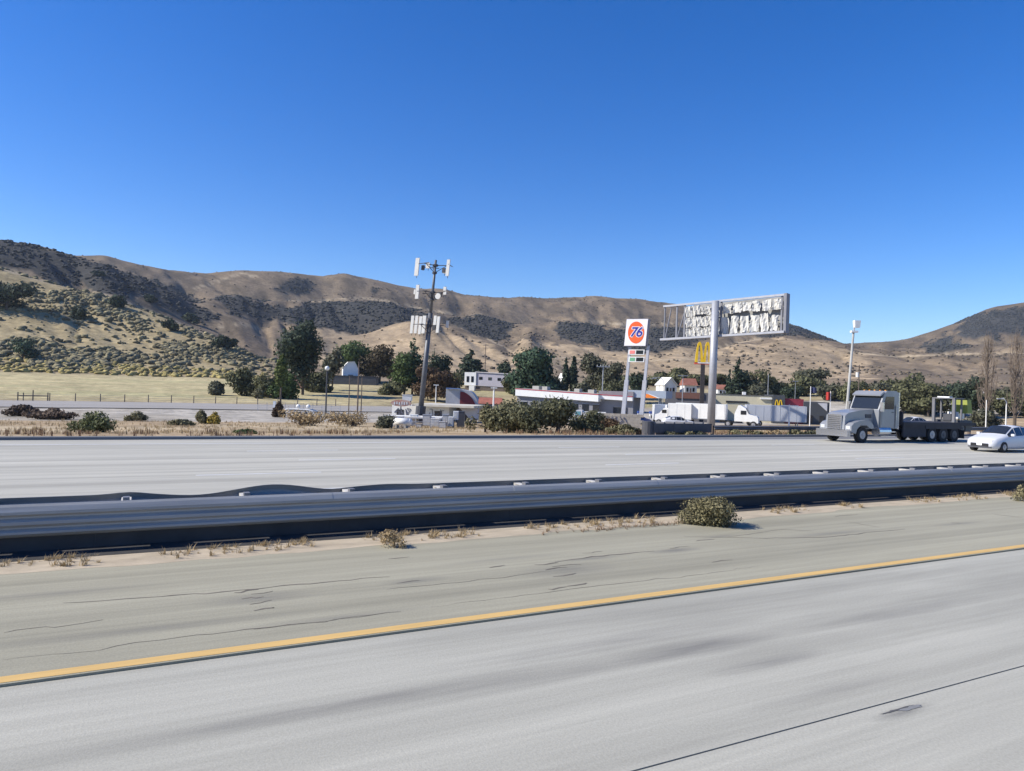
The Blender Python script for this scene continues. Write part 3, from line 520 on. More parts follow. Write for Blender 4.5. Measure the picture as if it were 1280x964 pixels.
T('dark_bush', 'low dark bush on the grass below the russet tree', 492, 180, 34, 474, 'bush', olive, 14, 1000, cat='bush')
T('spruce_tree', 'green conical tree partly behind the antenna mast', 515, 185, 40, 424, 'conic', blue_green, 15, 1800)
T('leafy_tree', 'green leafy tree with a bare trunk left of the antenna mast', 505, 182, 40, 440, 'round', green, 16, 1800)
T('brown_tree', 'brown autumn tree behind the graffiti building', 545, 165, 46, 456, 'round', brown_l, 17, 2000)
T('dark_tree', 'dark green tree behind the brown autumn tree', 549, 180, 34, 440, 'round', dk_green, 18, 1500)
T('layered_cedar', 'dark layered cedar beside the mobile home', 588, 245, 40, 438, 'conic', dk_green, 19, 2000)
T('small_tree', 'small dark tree behind the mobile home', 629, 225, 16, 450, 'round', dk_green, 20, 600)
T('broad_tree', 'big broad green tree behind the long white store roof', 666, 175, 68, 437, 'round', blue_green, 21, 3800)
T('slim_cypress', 'shorter slim dark cypress behind the store roof', 706, 190, 10, 450, 'column', dk_green, 22, 700)
T('slim_cypress', 'taller slim dark cypress behind the store roof', 716, 190, 11, 446, 'column', dk_green, 23, 800)
T('grey_tree', 'tall hazy grey green tree behind the crossarm pole', 742, 200, 30, 440, 'round', grey_green, 24, 1300)
T('grey_tree', 'wide hazy grey green tree between pole and price sign', 764, 195, 36, 446, 'round', grey_green, 25, 1300)
T('olive_bush', 'low olive bush behind the dark grey store wing', 764, 160, 44, 474, 'bush', olive, 26, 1300, cat='bush')
T('dark_tree', 'dark tree seen between the two legs of the price sign', 796, 185, 26, 466, 'round', dk_green, 27, 1000)
T('olive_tree', 'wide olive tree behind the white gabled house', 842, 255, 64, 461, 'bush', olive, 28, 2200)
T('spire_conifer', 'dark conifer with a spiky tip behind the fast food roof', 922, 185, 34, 450, 'conic', dk_green, 29, 1800)
T('dark_tree', 'dark round tree right behind the spiky conifer', 938, 190, 46, 463, 'round', olive, 30, 1800)
T('thin_conifer', 'thin little conifer between billboard post and spiky conifer', 911, 195, 9, 463, 'conic', dk_green, 32, 400)
T('grey_tree', 'grey leafless looking tree behind the red wall panel', 968, 195, 34, 470, 'round', olive, 33, 1300)
T('dark_tree', 'small dark tree between the thin pole and flagpole', 990, 180, 26, 482, 'round', dk_green, 34, 900)
T('grey_tree', 'pale grey green tree above the dark end wall', 1014, 230, 40, 458, 'round', grey_green, 35, 1500)
T('olive_tree', 'olive tree behind the truck cab', 1075, 190, 46, 476, 'bush', olive, 36, 1600)
T('olive_tree', 'broad olive tree behind the empty flatbed', 1128, 170, 60, 478, 'bush', olive, 37, 2000)
T('dark_tree', 'dark olive tree just in front of the mounted forklift cab', 1160, 165, 56, 472, 'round', olive, 38, 2200)
T('dark_tree', 'round topped dark tree beyond the mounted forklift', 1205, 160, 42, 469, 'round', dk_green, 39, 2000)
T('grey_bush', 'low grey hedge bush behind the white car', 1225, 120, 50, 512, 'bush', grey_green, 40, 1200, cat='bush')
T('olive_tree', 'dim olive tree filling the gap between the bare poplars', 1250, 165, 52, 488, 'bush', olive, 41, 1800)
T('olive_tree', 'dim olive tree beyond the last bare poplar', 1292, 160, 56, 484, 'bush', olive, 42, 1800)
T('fence_sapling', 'young bright green tree by the frontage road pipes', 350, 118, 16, 444, 'column', bright_g, 43, 700, base=.45)
T('brown_bush', 'rusty bush beside the frontage road pipes', 348, 104, 14, 502, 'bush', brown_l, 44, 500, cat='bush')
for i, (x, dp, wd, tp_, kd, mm, lb) in enumerate([(560, 215, 30, 458, 'bush', olive, 'olive bush between brown tree and layered cedar'), (640, 200, 26, 464, 'bush', olive, 'olive bush at the far end of the mobile home'), (690, 185, 30, 468, 'bush', grey_green, 'grey bush between broad tree and cypresses'), (728, 170, 30, 476, 'bush', grey_green, 'grey bush right of the cypresses'), (782, 262, 40, 470, 'bush', olive, 'olive bush left of the price sign legs'), (815, 262, 30, 472, 'bush', dk_green, 'dark bush right of the price sign legs'), (872, 265, 34, 466, 'bush', olive, 'olive bush behind the arches sign pole'), (890, 265, 40, 468, 'round', olive, 'olive tree behind the billboard column'), (955, 180, 40, 476, 'bush', grey_green, 'grey bush behind the dark tower panel'), (1000, 215, 60, 470, 'bush', olive, 'long olive bush behind the restaurant wing'), (1040, 200, 44, 478, 'bush', grey_green, 'grey bush behind the grey pole with camera'), (1100, 200, 60, 474, 'bush', grey_green, 'grey bush behind the truck exhaust stacks'), (1140, 215, 70, 468, 'bush', olive, 'long olive bush on the rise beyond the flatbed'), (1185, 200, 60, 476, 'bush', dk_green, 'dark bush beside the forklift mast'), (1215, 190, 50, 486, 'bush', olive, 'olive bush beneath the round topped dark tree'), (1262, 200, 60, 480, 'bush', grey_green, 'hazy grey bush beyond the bare poplars')]):
    T('valley_bush', lb, x, dp, wd, tp_, kd, mm, 130+i, 1100, cat='bush')
# bushes along the near bank
T('roadside_bush', 'dark green bush on the bank beside an empty stretch of far lanes', 115, 46, 56, 514, 'bush', leafmat('bank_green', (.085, .10, .045), (.16, .17, .08)), 50, 1700, leaf=.10, cat='bush')
T('brush_pile', 'dark brown pile of dead brush at the gravel lot edge', 30, 88, 46, 504, 'bush', leafmat('dead_brush', (.055, .04, .032), (.10, .072, .055)), 52, 1300, cat='brush')
T('brush_pile', 'lower reddish brown brush spreading from the dark dead pile', 68, 84, 60, 511, 'bush', leafmat('red_brush', (.10, .07, .05), (.16, .115, .08)), 53, 1300, cat='brush')
T('roadside_bush', 'low bright green weed bush at the road edge', 308, 41, 26, 537, 'bush', green, 51, 500, leaf=.07, cat='bush')
for i, (x, dp, wd, tp_, mm, lb) in enumerate([(252, 75, 16, 512, sage_l, 'small dull bush left of the yellow blooming bush'), (268, 75, 17, 511, yellow_l, 'yellow blooming bush on the gravel lot'), (225, 68, 30, 522, sage_l, 'low pale bush on the bank below the yellow bush'), (170, 80, 26, 514, sage_l, 'low grey weed bush at the edge of the gravel lot'), (375, 75, 60, 508, straw, 'broad straw coloured weed clump below the pipes'), (440, 76, 60, 510, straw, 'broad straw coloured weed clump below the three posts'), (480, 70, 30, 514, grey_green, 'grey weed bush left of the antenna compound')]):
    T('bank_bush', lb, x, dp, wd, tp_, 'bush', mm, 60+i, 800, leaf=.13, cat='bush')
for i, (x, dp, wd, tp_, mm, lb) in enumerate([(640, 54, 84, 496, leafmat('mid_olive', (.11, .11, .06), (.20, .19, .105)), 'big olive bush nearest the antenna compound'), (696, 52, 96, 495, leafmat('dark_olive', (.075, .08, .045), (.15, .15, .085)), 'biggest dark bush in front of the white store'), (735, 54, 52, 512, leafmat('soft_olive', (.095, .10, .058), (.18, .175, .10)), 'grey green bush at the store end of the big bushes'), (606, 58, 44, 504, sage_l, 'pale yellow green bush by the compound cabinet'), (780, 50, 44, 529, sage_l, 'pale weed bush below the price sign legs'), (760, 60, 40, 522, brown_l, 'brown weed bush at the graffiti wall')]):
    T('roadside_bush', lb, x, dp, wd, tp_, 'bush', mm, 80+i, 3000 if i < 2 else 1300, leaf=.12, cat='bush', depthk=.7)
for i, (x, mm) in enumerate([(838, sage_l), (858, sage_l), (872, grey_green), (920, sage_l), (945, sage_l), (968, straw), (995, sage_l), (1015, grey_green)]):
    tree('verge_bush', ['pale sage bush against the crash cushion nose', 'pale sage bush in the middle of the crash cushion', 'grey green bush where crash cushion meets guardrail', 'pale sage bush just past the billboard column foot', 'pale sage bush before the nose of the white semi truck', 'straw coloured clump before the long grey trailer', 'pale sage bush before the tail of the grey trailer', 'grey green bush at the foot of the blue flag pole'][i], x, 0, 24, 536, 'bush', mm, 95+i, 500, loc=place_y(x, 37.9), leaf=.1, cat='bush', group='sage bushes under the far guardrail')
# tumbleweeds at the barrier
p = gz(890, 655, .05); tree('median_bush', 'olive tumbleweed bush growing beside the steel barrier', 890, 0, 76, 619, 'bush', leafmat('tumble', (.15, .135, .07), (.26, .23, .13)), 110, 4200, loc=p, leaf=.028, cat='bush')
p = gz(1286, 626, .05); tree('median_bush', 'small olive bush farther along the steel barrier', 1286, 0, 44, 603, 'bush', MATS['tumble'], 111, 1400, loc=p, leaf=.03, cat='bush')
p = gz(492, 681, .06); tree('median_bush', 'tiny straw tuft growing under the steel barrier', 492, 0, 40, 671, 'bush', straw, 112, 500, loc=p, leaf=.02, cat='bush')
# bare columnar poplars
twig = mat('poplar_twigs', (.16, .125, .095), .95, .25, 2)
def poplar(label, px, depth, top_py, wpx, seed):
    P_ = place(px, depth); s_ = depth/FPX; ht = at(px, top_py, depth).z-P_.z; wd = wpx*s_; r = random.Random(seed); t = thing('bare_poplar', label, 'tree', P_, FACE); tr = MB(); br = MB()
    tr.tube((0, 0, -.2), (0, 0, ht*.5), .28, .16, 8); tr.tube((0, 0, ht*.5), (.1, 0, ht*.97), .16, .03, 6)
    for k in range(80):
        z = ht*r.uniform(.08, .82); a = r.uniform(0, 6.28); L_ = ht*r.uniform(.16, .34)*(1.1-z/ht*.7); o = wd*r.uniform(.2, .5)*(1.15-z/ht*.8); e_ = (o*math.cos(a), o*math.sin(a), min(z+L_, ht)); m_ = (o*.75*math.cos(a), o*.75*math.sin(a), z+L_*.42)
        br.tube((0, 0, z), m_, .06, .04, 5, False); br.tube(m_, e_, .04, .015, 4, False)
        for q_ in range(5):
            f_ = r.uniform(.2, 1); b0 = Vector(m_).lerp(Vector(e_), f_); br.tube(b0, b0+Vector((r.uniform(-.5, .5), r.uniform(-.5, .5), r.uniform(.6, 1.8))), .02, .008, 3, False)
    tr.build('trunk', bark, t); br.build('crown', twig, t); return t
poplar('tall bare columnar poplar behind the mounted forklift', 1232, 130, 415, 26, 1)
poplar('tall bare columnar poplar behind the white car roof', 1268, 125, 412, 26, 2)
poplar('thin bare columnar poplar beyond the white car', 1284, 132, 425, 18, 3)
# ------------------------------------------------------------------ antenna mast and compound
D = 88.0; s = D/FPX; P0 = place(524, D); zt = at(547, 326, D).z-P0.z; kx = .075
mast = thing('antenna_mast', 'tall dark pole mast with three tiers of white antenna panels', 'antenna mast', P0, FACE-.3)
steel = mat('mast_steel', (.12, .125, .135), .5, .15, 2, metal=.3); pan = mat('antenna_panel', (.70, .69, .64), .5, .06, 1)
MB().tube((0, 0, 0), (0, 0, zt*.68), .34, .27, 12).tube((0, 0, zt*.68), (0, 0, zt), .19, .14, 10).shear(kx).build('pole', steel, mast, True)
MB().tube((0, 0, 0), (0, 0, 2.3), .62, .62, 12).shear(kx).build('base_sleeve', dark_metal, mast)
def zpy(py): return zt*(541-py)/(541-326.)
def lx(px, py): return (px-524)*s-(541-py)*s*ROLL-kx*zpy(py)
def mount(z, halves, y=.0):
    b = MB()
    for a in (0, 2.1, 4.2):
        dx, dy = math.cos(a+.1), math.sin(a+.1); b.tube((0, 0, z), (halves*dx, halves*dy, z), .05, .05, 6); b.tube((0, 0, z-.9), (halves*.75*dx, halves*.75*dy, z-.05), .04, .04, 6)
        b.tube((halves*dx-dy*.9, halves*dy+dx*.9, z), (halves*dx+dy*.9, halves*dy-dx*.9, z), .045, .045, 6)
    b.tube((0, 0, z-.12), (0, 0, z+.12), .34, .34, 10); b.tube((0, 0, z-1.0), (0, 0, z-.8), .3, .3, 10); return b.shear(kx).build('mount_arm', dark_metal, mast)
for z, r_ in ((zpy(333), 1.9), (zpy(368), 1.7), (zpy(411), 1.8)): mount(z, r_)
def panel(px, py0, py1, wd=.34, y=-.6, m=pan):
    z0_, z1_ = zpy(py1), zpy(py0); x = lx(px, (py0+py1)/2); b = MB().box((x, y, (z0_+z1_)/2), (wd, .18, z1_-z0_)).shear(kx); o = b.build('antenna_panel', m, mast)
    MB().tube((x, y+.16, z0_-.25), (x, y+.16, z1_+.1), .035, .035, 6).shear(kx).build('pipe', dark_metal, o)
for a in ((523.5, 324, 347, .5), (565, 327, 348, .38), (524, 359, 377, .42), (521, 365, 371, .3), (517, 399, 422, .36), (522.5, 399, 422, .36), (528, 400, 423, .36), (533, 399, 422, .42), (548, 399, 411, .34), (552, 400, 421, .34), (558, 404, 413, .3, .9), (561, 362, 367, .34), (561, 368, 372, .34), (545, 400, 420, .3, .9), (537, 330, 337, .5, -.3), (528, 332, 336, .4, .2), (557, 338, 343, .4, .2)): panel(*a)
zz = zpy(374); b = MB(); b.tube((lx(552, 374), -.7, zz), (lx(552, 374), -.45, zz), .36, .22, 12).shear(kx); b.build('dish', pan, mast)
for px_, z in ((558, 340), (530, 336), (540, 372), (547, 375), (537, 412), (545, 414), (541, 405), (553, 371)): MB().box((lx(px_, z), -.25, zpy(z)), (.34, .3, .55)).shear(kx).build('radio_unit', dark_metal, mast)
def cabinet(name, label, px0, px1, py0, py1, d, m, thick=.9, cat='cabinet', door=True, group=None):
    P_ = place((px0+px1)/2, d) if d else hit((px0+px1)/2, py1, 110); d = proj(P_)[2]; s_ = d/FPX; w_ = (px1-px0)*s_; z1_ = at((px0+px1)/2, py0, d).z-P_.z; z0_ = max(0, at((px0+px1)/2, py1, d).z-P_.z); t = thing(name, label, cat, P_, FACE, group)
    MB().box((0, thick/2, (z0_+z1_)/2), (w_, thick, z1_-z0_)).build('body', m, t); MB().box((0, thick/2, z1_+.03), (w_*1.08, thick*1.08, .06)).build('lid', m, t)
    if z0_ > .15: [MB().box((k_*w_*.38, thick/2, z0_/2), (.08, thick*.8, z0_)).build('leg', dark_metal, t) for k_ in (-1, 1)]
    if door: MB().box((0, -.012, (z0_+z1_)/2), (w_*.8, .02, (z1_-z0_)*.8)).build('door', mat('cabinet_door', (.5, .5, .48), .6), t)
    return t
cabinet('equipment_cabinet', 'white upright cabinet on the compound edge by the pale bush', 566, 572, 515, 525, 78, white)
cabinet('equipment_cabinet', 'small white cabinet beside the upright cabinet', 560, 566, 522, 533, 77, white)
cabinet('equipment_cabinet', 'dark box behind the white upright cabinet', 571, 580, 515, 535, 80, dark_metal, door=False)
cabinet('equipment_cabinet', 'grey cabinet at the foot of the antenna mast', 528, 538, 519, 538, 82, grey_metal)
cabinet('equipment_cabinet', 'white cabinet left of the mast foot', 512, 521, 519, 534, 83, grime_white)
cabinet('compound_wall', 'pale block wall panel at the left end of the compound', 479, 491, 520, 543, 76, grime_white, .25, 'wall', False)
for i, (a_, b_, c_, e_, d_, mm) in enumerate(((491, 503, 521, 541, 79, grime_white), (503, 511, 526, 540, 76, grey_metal), (538, 548, 524, 540, 78, grime_white), (548, 558, 528, 542, 76, concrete_grey), (519, 527, 530, 542, 74, mat('box_tan', (.40, .33, .24), .8)), (553, 560, 519, 536, 81, grey_metal))):
    cabinet('equipment_cabinet', ['pale cabinet next to the block wall panel', 'low grey metal cabinet beside the white tank', 'pale cabinet right of the mast foot', 'low concrete plinth right of the mast foot', 'low tan box in front of the mast foot', 'tall narrow grey cabinet beside the small white one'][i], a_, b_, c_, e_, d_, mm)
t = thing('compound_canopy', 'low flat shelter roof on thin posts over the mast equipment', 'shelter', place(517, 84), FACE); s = 84/FPX; zr = at(517, 521, 84).z-t.location.z
MB().box((0, 0, zr), (72*s, 3.4, .14)).build('roof', grime_white, t)
for k in (-1, 1):
    for j in (-1, 1): MB().box((k*33*s, j*1.4, (zr-.08)/2), (.1, .1, zr-.08)).build('post', grey_metal, t)
def rail_fence(name, label, px0, px1, d, h_, step, rails, m, pr=.04, d1=None, cat='fence', group=None):
    a = place(px0, d); b = place(px1, d1 or d); t = thing(name, label, cat, a, 0, group); n = max(1, round((b-a).length/step)); pts = []
    for k in range(n+1):
        q_ = a.lerp(b, k/n); q_.z = Hxy(q_.x, q_.y); pts.append(q_-a); MB().tube(q_-a-Vector((0, 0, .1)), q_-a+Vector((0, 0, h_)), pr, pr*.85, 6).build('post', m, t)
    for zf in rails: MB().path([p_+Vector((0, 0, h_*zf)) for p_ in pts], pr*.55 if len(rails) < 4 else .018, 5).build('rail', m, t)
    return t
rail_fence('compound_fence', 'pale pipe rail fence in front of the mast equipment', 483, 556, 74, 1.0, 1.6, (.35, .65, .98), grey_metal, .045)
t = thing('gas_tank', 'white horizontal tank on saddles in front of the mast', 'tank', place(502, 72), FACE-.3); b = MB(); b.tube((-.9, 0, .62), (.9, 0, .62), .36, .36, 14); b.blob((-.9, 0, .62), (.2, .36, .36), 1, 0); b.blob((.9, 0, .62), (.2, .36, .36), 1, 0); b.build('shell', white, t, True); [MB().box((k_*.5, 0, .13), (.15, .6, .3)).build('saddle', concrete_grey, t) for k_ in (-1, 1)]
# ------------------------------------------------------------------ derelict building behind the mast
D = 105.0; s = D/FPX; P0 = place(535, D); X = lambda px: (px-535)*s; Zp = lambda py: at(535, py, D).z-P0.z
t = thing('graffiti_building', 'low derelict pale building with flat roof and graffiti walls', 'building', P0, FACE-.2)
zr = Zp(508); MB().box(((X(487)+X(562))/2, 3, zr/2), (X(562)-X(487), 6, zr)).build('wall', grime_white, t)
MB().box(((X(518)+X(597))/2, 2.6, zr+.18), (X(597)-X(518), 8.4, .3)).build('roof', mat('roof_pale', (.50, .47, .40), .8, .12, 1), t)
MB().box(((X(562)+X(578))/2, 4, zr/2), (X(578)-X(562), .2, zr-.02)).build('carport_wall', mat('shade_wall', (.25, .2, .17), .9), t)
MB().prism([(X(572), zr), (X(597), zr), (X(597), zr*.2), (X(588), zr*.2)], 'y', 1.0, 1.3).build('wing_wall', mat('lavender_wall', (.55, .55, .58), .8, .08), t)
for x in (498, 548): MB().box((X(x), -.02, zr*.5), (1.1, .06, 1.0)).build('window', win_dark, t)
r_ = random.Random(5)
for x0 in (492, 499, 507, 537, 545, 552):
    pts = [(X(x0+r_.uniform(-2, 5)), -.03, zr*r_.uniform(.25, .85)) for _ in range(6)]; MB().path(pts, .05, 4).build('graffiti', mat('graffiti_paint', (.10, .11, .16), .7, .4, 2), t)
t = thing('faded_sign', 'faded red and white rounded sign on the derelict roof edge', 'sign', at(501, 508, 103.5), FACE); s = 103.5/FPX
poly = [(13*s*math.cos(a)*(1), 4*s+4.2*s*math.sin(a)) for a in np.linspace(0, 2*math.pi, 22)[:-1]]; MB().prism(poly, 'y', 0, .18).build('board', mat('faded_red', (.45, .16, .10), .8, col2=(.62, .50, .42), scale=1.6), t)
MB().box((0, .1, -.4), (.15, .1, 1.6)).build('bracket', dark_metal, t)
for k in range(6): MB().box(((-8+3.1*k)*s, -.02, 3.6*s+(k % 2)*.06), (.16, .03, .38)).build('letter', white, t)
cabinet('roof_unit', 'white box cooler standing on the derelict roof', 502, 513, 494, 501, 106, grime_white, 1.2, 'roof unit', False)
D = 118.0; s = D/FPX; P0 = place(580, D); X = lambda px: (px-580)*s; Zp = lambda py: at(580, py, D).z-P0.z
t = thing('arched_shed', 'grey arched metal shed with a dark red curved end', 'shed', P0, FACE); zs = Zp(487)
arc = lambda x0, x1, z: [(X(x0), .0), (X(x0), z)]+[(X(x0)+(X(x1)-X(x0))*math.sin(a), z*math.cos(a)) for a in np.linspace(.1, math.pi/2, 12)]
MB().prism([(X(556), 0), (X(556), zs), (X(574), zs), (X(582), zs*.97)]+[(X(582)+(X(600)-X(582))*math.sin(a), zs*.97*math.cos(a)) for a in np.linspace(.2, math.pi/2, 10)], 'y', .5, 7).build('shell', mat('grey_sheet', (.40, .40, .41), .6, .1, 1), t)
MB().prism(arc(574, 597, zs*.93), 'y', .38, .48).build('red_end', mat('dark_red_sheet', (.16, .02, .025), .6, .2, 1.5), t)
MB().box((X(584), .3, zs*.3), (.9, .12, 1.4)).build('door', mat('door_red', (.3, .05, .05), .6), t); MB().box((X(565), .8, zs+.12), (X(574)-X(557), 2, .12)).build('awning', mat('blue_sheet', (.12, .22, .45), .6), t)
t = thing('red_roof_shed', 'small shed with a faded red roof beside the arched shed', 'shed', place(612, 112), FACE); s = 112/FPX; zr = at(612, 505, 112).z-t.location.z; MB().box((0, 2, zr/2), (28*s, 3.6, zr)).build('wall', mat('shed_wall', (.3, .25, .2), .9), t); MB().prism([(-.1, zr), (2.2, zr+.95), (4.3, zr)], 'x', -15*s, 15*s).build('roof', mat('faded_roof_red', (.30, .105, .07), .85, .2, 1), t)
MB().box((2*s, -.03+.2, zr*.45), (.9, .06, zr*.85)).build('door', mat('shed_door', (.12, .09, .07), .8), t)
# mobile home
P0 = hit(610, 489, 110); D = proj(P0)[2]; s = D/FPX; zt = at(610, 466.5, D).z-P0.z; zb = at(610, 483, D).z-P0.z
t = thing('mobile_home', 'long lavender grey mobile home with white end on the hill foot', 'mobile home', P0, FACE-.25); X = lambda px: (px-610)*s; mh = mat('mobile_siding', (.42, .40, .45), .7, .08, .6)
MB().box(((X(594)+X(645))/2, 2, (zt+zb)/2), (X(645)-X(594), 4, zt-zb)).shear(0, -.03).build('wall', mh, t); MB().box(((X(579)+X(594.2))/2, 1.8, (zt+zb)/2+.1), (X(594)-X(579), 4.2, zt-zb)).build('end_wall', white, t)
MB().box(((X(593)+X(646))/2, 2, zt+.12), (X(646)-X(593), 4.5, .22)).shear(0, -.03).build('roof', mat('mobile_roof', (.55, .53, .55), .7), t); MB().box((X(612), 2, zb/2-.1), (X(645)-X(580), 3.6, zb+.2)).build('skirting', mat('skirt_brown', (.14, .11, .09), .9), t)
for x in (583.5, 589.5): MB().box((X(x), -.33, (zt+zb)/2), (.75, .08, 1.7)).build('doorway', win_dark, t)
for x in (600, 612, 624, 636): MB().box((X(x), -.04, (zt+zb)/2+.3-.03*X(x)), (1.0, .06, .8)).build('window', win_dark, t)
MB().box((X(591), -1.2, zb*.5), (1.6, 1.4, zb)).build('step', white, t)
# white barn in the trees
P0 = hit(438, 480, 110); D = proj(P0)[2]; s = D/FPX; zb = at(438, 469, D).z-P0.z; zt = at(438, 452, D).z-P0.z
t = thing('white_barn', 'small white barn with a faceted roof below the light green tree', 'barn', P0, FACE+.3); wd = 19*s
MB().prism([(-wd/2, 0), (wd/2, 0), (wd/2, zb+(zt-zb)*.45), (wd*.22, zt), (-wd*.18, zt*.97), (-wd/2, zb+(zt-zb)*.55)], 'y', 0, 5).build('wall', white, t)
MB().prism([(wd/2+.2, zb+(zt-zb)*.42), (wd*.22, zt+.12), (-wd*.18, zt*.97+.12), (-wd/2-.2, zb+(zt-zb)*.5), (-wd*.18, zt*.97), (wd*.22, zt)], 'y', -.3, 5.3).build('roof', grime_white, t); MB().box((0, -.04, zb*.55), (1.6, .08, zb)).build('door', mat('barn_door', (.2, .2, .2), .8), t)
cabinet('dark_shed', 'long low dark shed below the white barn', 408, 470, 470, 481, None, dark_metal, 4, 'shed', False)
cabinet('pink_shed', 'small dusty pink shed beside the big pine', 363, 386, 470, 486, None, mat('dusty_pink', (.32, .19, .15), .85, .15, 1), 4, 'shed', False)
# ------------------------------------------------------------------ lettering helper
def text_part(txt, size, mtl, parent, loc, shear=0.0, depth=.03, bold=.0, sx=1.0):
    cu = bpy.data.curves.new('text', 'FONT'); cu.body = txt; cu.size = size; cu.extrude = depth; cu.shear = shear; cu.offset = bold; cu.align_x = 'CENTER'; cu.align_y = 'CENTER'; cu.space_character = .86
    ob = bpy.data.objects.new('tmp', cu); C.objects.link(ob); dg = bpy.context.evaluated_depsgraph_get(); me = bpy.data.meshes.new_from_object(ob.evaluated_get(dg)); bpy.data.objects.remove(ob)
    me.transform(Matrix.Translation(loc) @ Matrix.Rotation(math.pi/2, 4, 'X') @ Matrix.Diagonal((sx, 1, 1, 1))); me.materials.clear(); return link('lettering', me, mtl, parent)
# ------------------------------------------------------------------ price sign
D = 115.0; s = D/FPX; P0 = place(785, D); kx = .07
t = thing('price_sign', 'tall two legged price sign with an orange disc on white box', 'sign', P0, FACE-.42); Z = lambda py: at(785, py, D).z-P0.z
X = lambda px, py: ((px-785)*s-(525-py)*s*ROLL)/math.cos(.42)-kx*Z(py)
leg_m = mat('sign_leg', (.42, .43, .47), .5, .08, 2, metal=.2)
for xa, xb in ((X(778.5, 520), X(788, 436)), (X(800, 520), X(808.5, 436))):
    x = (xa+xb)/2; MB().box((x, 0, Z(475)/2), (.62, .55, Z(475))).shear(kx).build('leg', leg_m, t); MB().box((x, 0, (Z(475)+Z(432))/2), (.42, .4, Z(432)-Z(475))).shear(kx).build('upper_leg', leg_m, t)
xc = (X(783, 416)+X(808.5, 416))/2; wb = 26*s/math.cos(.42)*.97; z0_, z1_ = Z(433), Z(399)
MB().box((xc, 0, (z0_+z1_)/2), (wb, 1.2, z1_-z0_)).shear(kx).build('box', mat('sign_box', (.24, .24, .27), .5), t)
MB().box((xc, -.66, (z0_+z1_)/2), (wb*.97, .06, (z1_-z0_)*.97)).shear(kx).build('white_face', mat('sign_white', (.82, .80, .82), .35, .03), t)
zc = (z0_+z1_)/2; xo = xc+kx*zc; b = MB(); ra = wb*.37; rb = (z1_-z0_)*.40
b.prism([(xo+ra*math.cos(a), zc+rb*math.sin(a)) for a in np.linspace(0, 2*math.pi, 41)[:-1]], 'y', -.72, -.70).build('orange_disc', mat('sign_orange', (.80, .13, .03), .4, .04), t)
text_part('76', wb*.60, mat('sign_white', (.8, .8, .8)), t, (xo-.03, -.735, zc), .25, .008, .13); text_part('76', wb*.60, mat('sign_blue', (.03, .03, .30), .4, .04), t, (xo-.03, -.757, zc), .25, .008, .035)
for (pa, pb, cc, nm) in ((437, 443.5, (.75, .22, .20), 'red_grade'), (446, 452.5, (.15, .38, .22), 'green_grade')):
    za, zb_ = Z(pb), Z(pa); zc = (za+zb_)/2; x1_ = (X(787, pa)+X(804, pa))/2
    pb_ = MB().box((x1_, -.1, zc), (20*s, .35, zb_-za)).shear(kx).build('price_board', white, t)
    MB().box((x1_-5*s, -.29, zc), (6.5*s, .02, (zb_-za)*.65)).shear(kx).build(nm, mat(nm, cc, .5), pb_); MB().box((x1_+4.2*s, -.29, zc), (9*s, .02, (zb_-za)*.72)).shear(kx).build('digit_display', mat('led_black', (.012, .016, .016), .3), pb_)
# ------------------------------------------------------------------ billboard
A = at(829, 404, 108); B = at(982, 392, 96); ct = (A+B)/2; Lb = (Vector((B.x-A.x, B.y-A.y, 0))).length; ang = math.atan2(B.y-A.y, B.x-A.x); zt, zb = 16.15, 11.15
pc = place(889, 101.5); t = thing('billboard', 'steel billboard frame with torn white panels on a single thick column', 'billboard', pc, ang); ax = Vector((math.cos(ang), math.sin(ang), 0)); ua = (A-pc).dot(ax); nrm = Vector((-math.sin(ang), math.cos(ang), 0)); yo = (A-pc).dot(nrm); zt -= pc.z; zb -= pc.z
stl = mat('billboard_steel', (.36, .37, .40), .5, .1, 1.5, metal=.3); stl_d = mat('billboard_frame', (.20, .205, .23), .55, .1, 1.5)
MB().tube((0, -.1, -.3), (.12, -.1, zt-.1), .55, .5, 16).build('column', stl, t, True)
def ub(u): return ua+Lb*u
MB().box((ub(.5), yo, zt), (Lb, .35, .28)).build('top_beam', stl, t); MB().box((ub(.5), yo-.2, zb), (Lb*1.01, 1.0, .30)).build('catwalk', stl, t); MB().box((ub(1)+.05, yo+.2, (zt+zb)/2), (.35, 1.2, zt-zb+.3)).build('end_post', stl_d, t)
for k, u in enumerate((.01, .12, .19, .43, .50, .97)): MB().box((ub(u), yo+.1, (zt+zb)/2), (.22 if k else .12, .22, zt-zb)).build('upright', stl_d, t)
for u0, u1 in ((.02, .07), (.13, .20), (.50, .455), (.21, .26)): MB().tube((ub(u0), yo+.1, zb+.2), (ub(u1), yo+.1, zt-.3), .09, .09, 6).build('brace', stl_d, t)
for f_ in (.33, .66): MB().box((ub(.6), yo+.28, zb+(zt-zb)*f_), (Lb*.78, .12, .14)).build('girt', stl_d, t)
MB().box((ub(.62), yo+1.05, (zt+zb)/2), (Lb*.76, .05, (zt-zb)*.98)).build('face_back', mat('billboard_back', (.30, .30, .29), .8, .2, 1.2), t)
pan_m = mat('torn_panel', (.50, .49, .45), .75, col2=(.62, .61, .57), scale=1.3); r_ = random.Random(9)
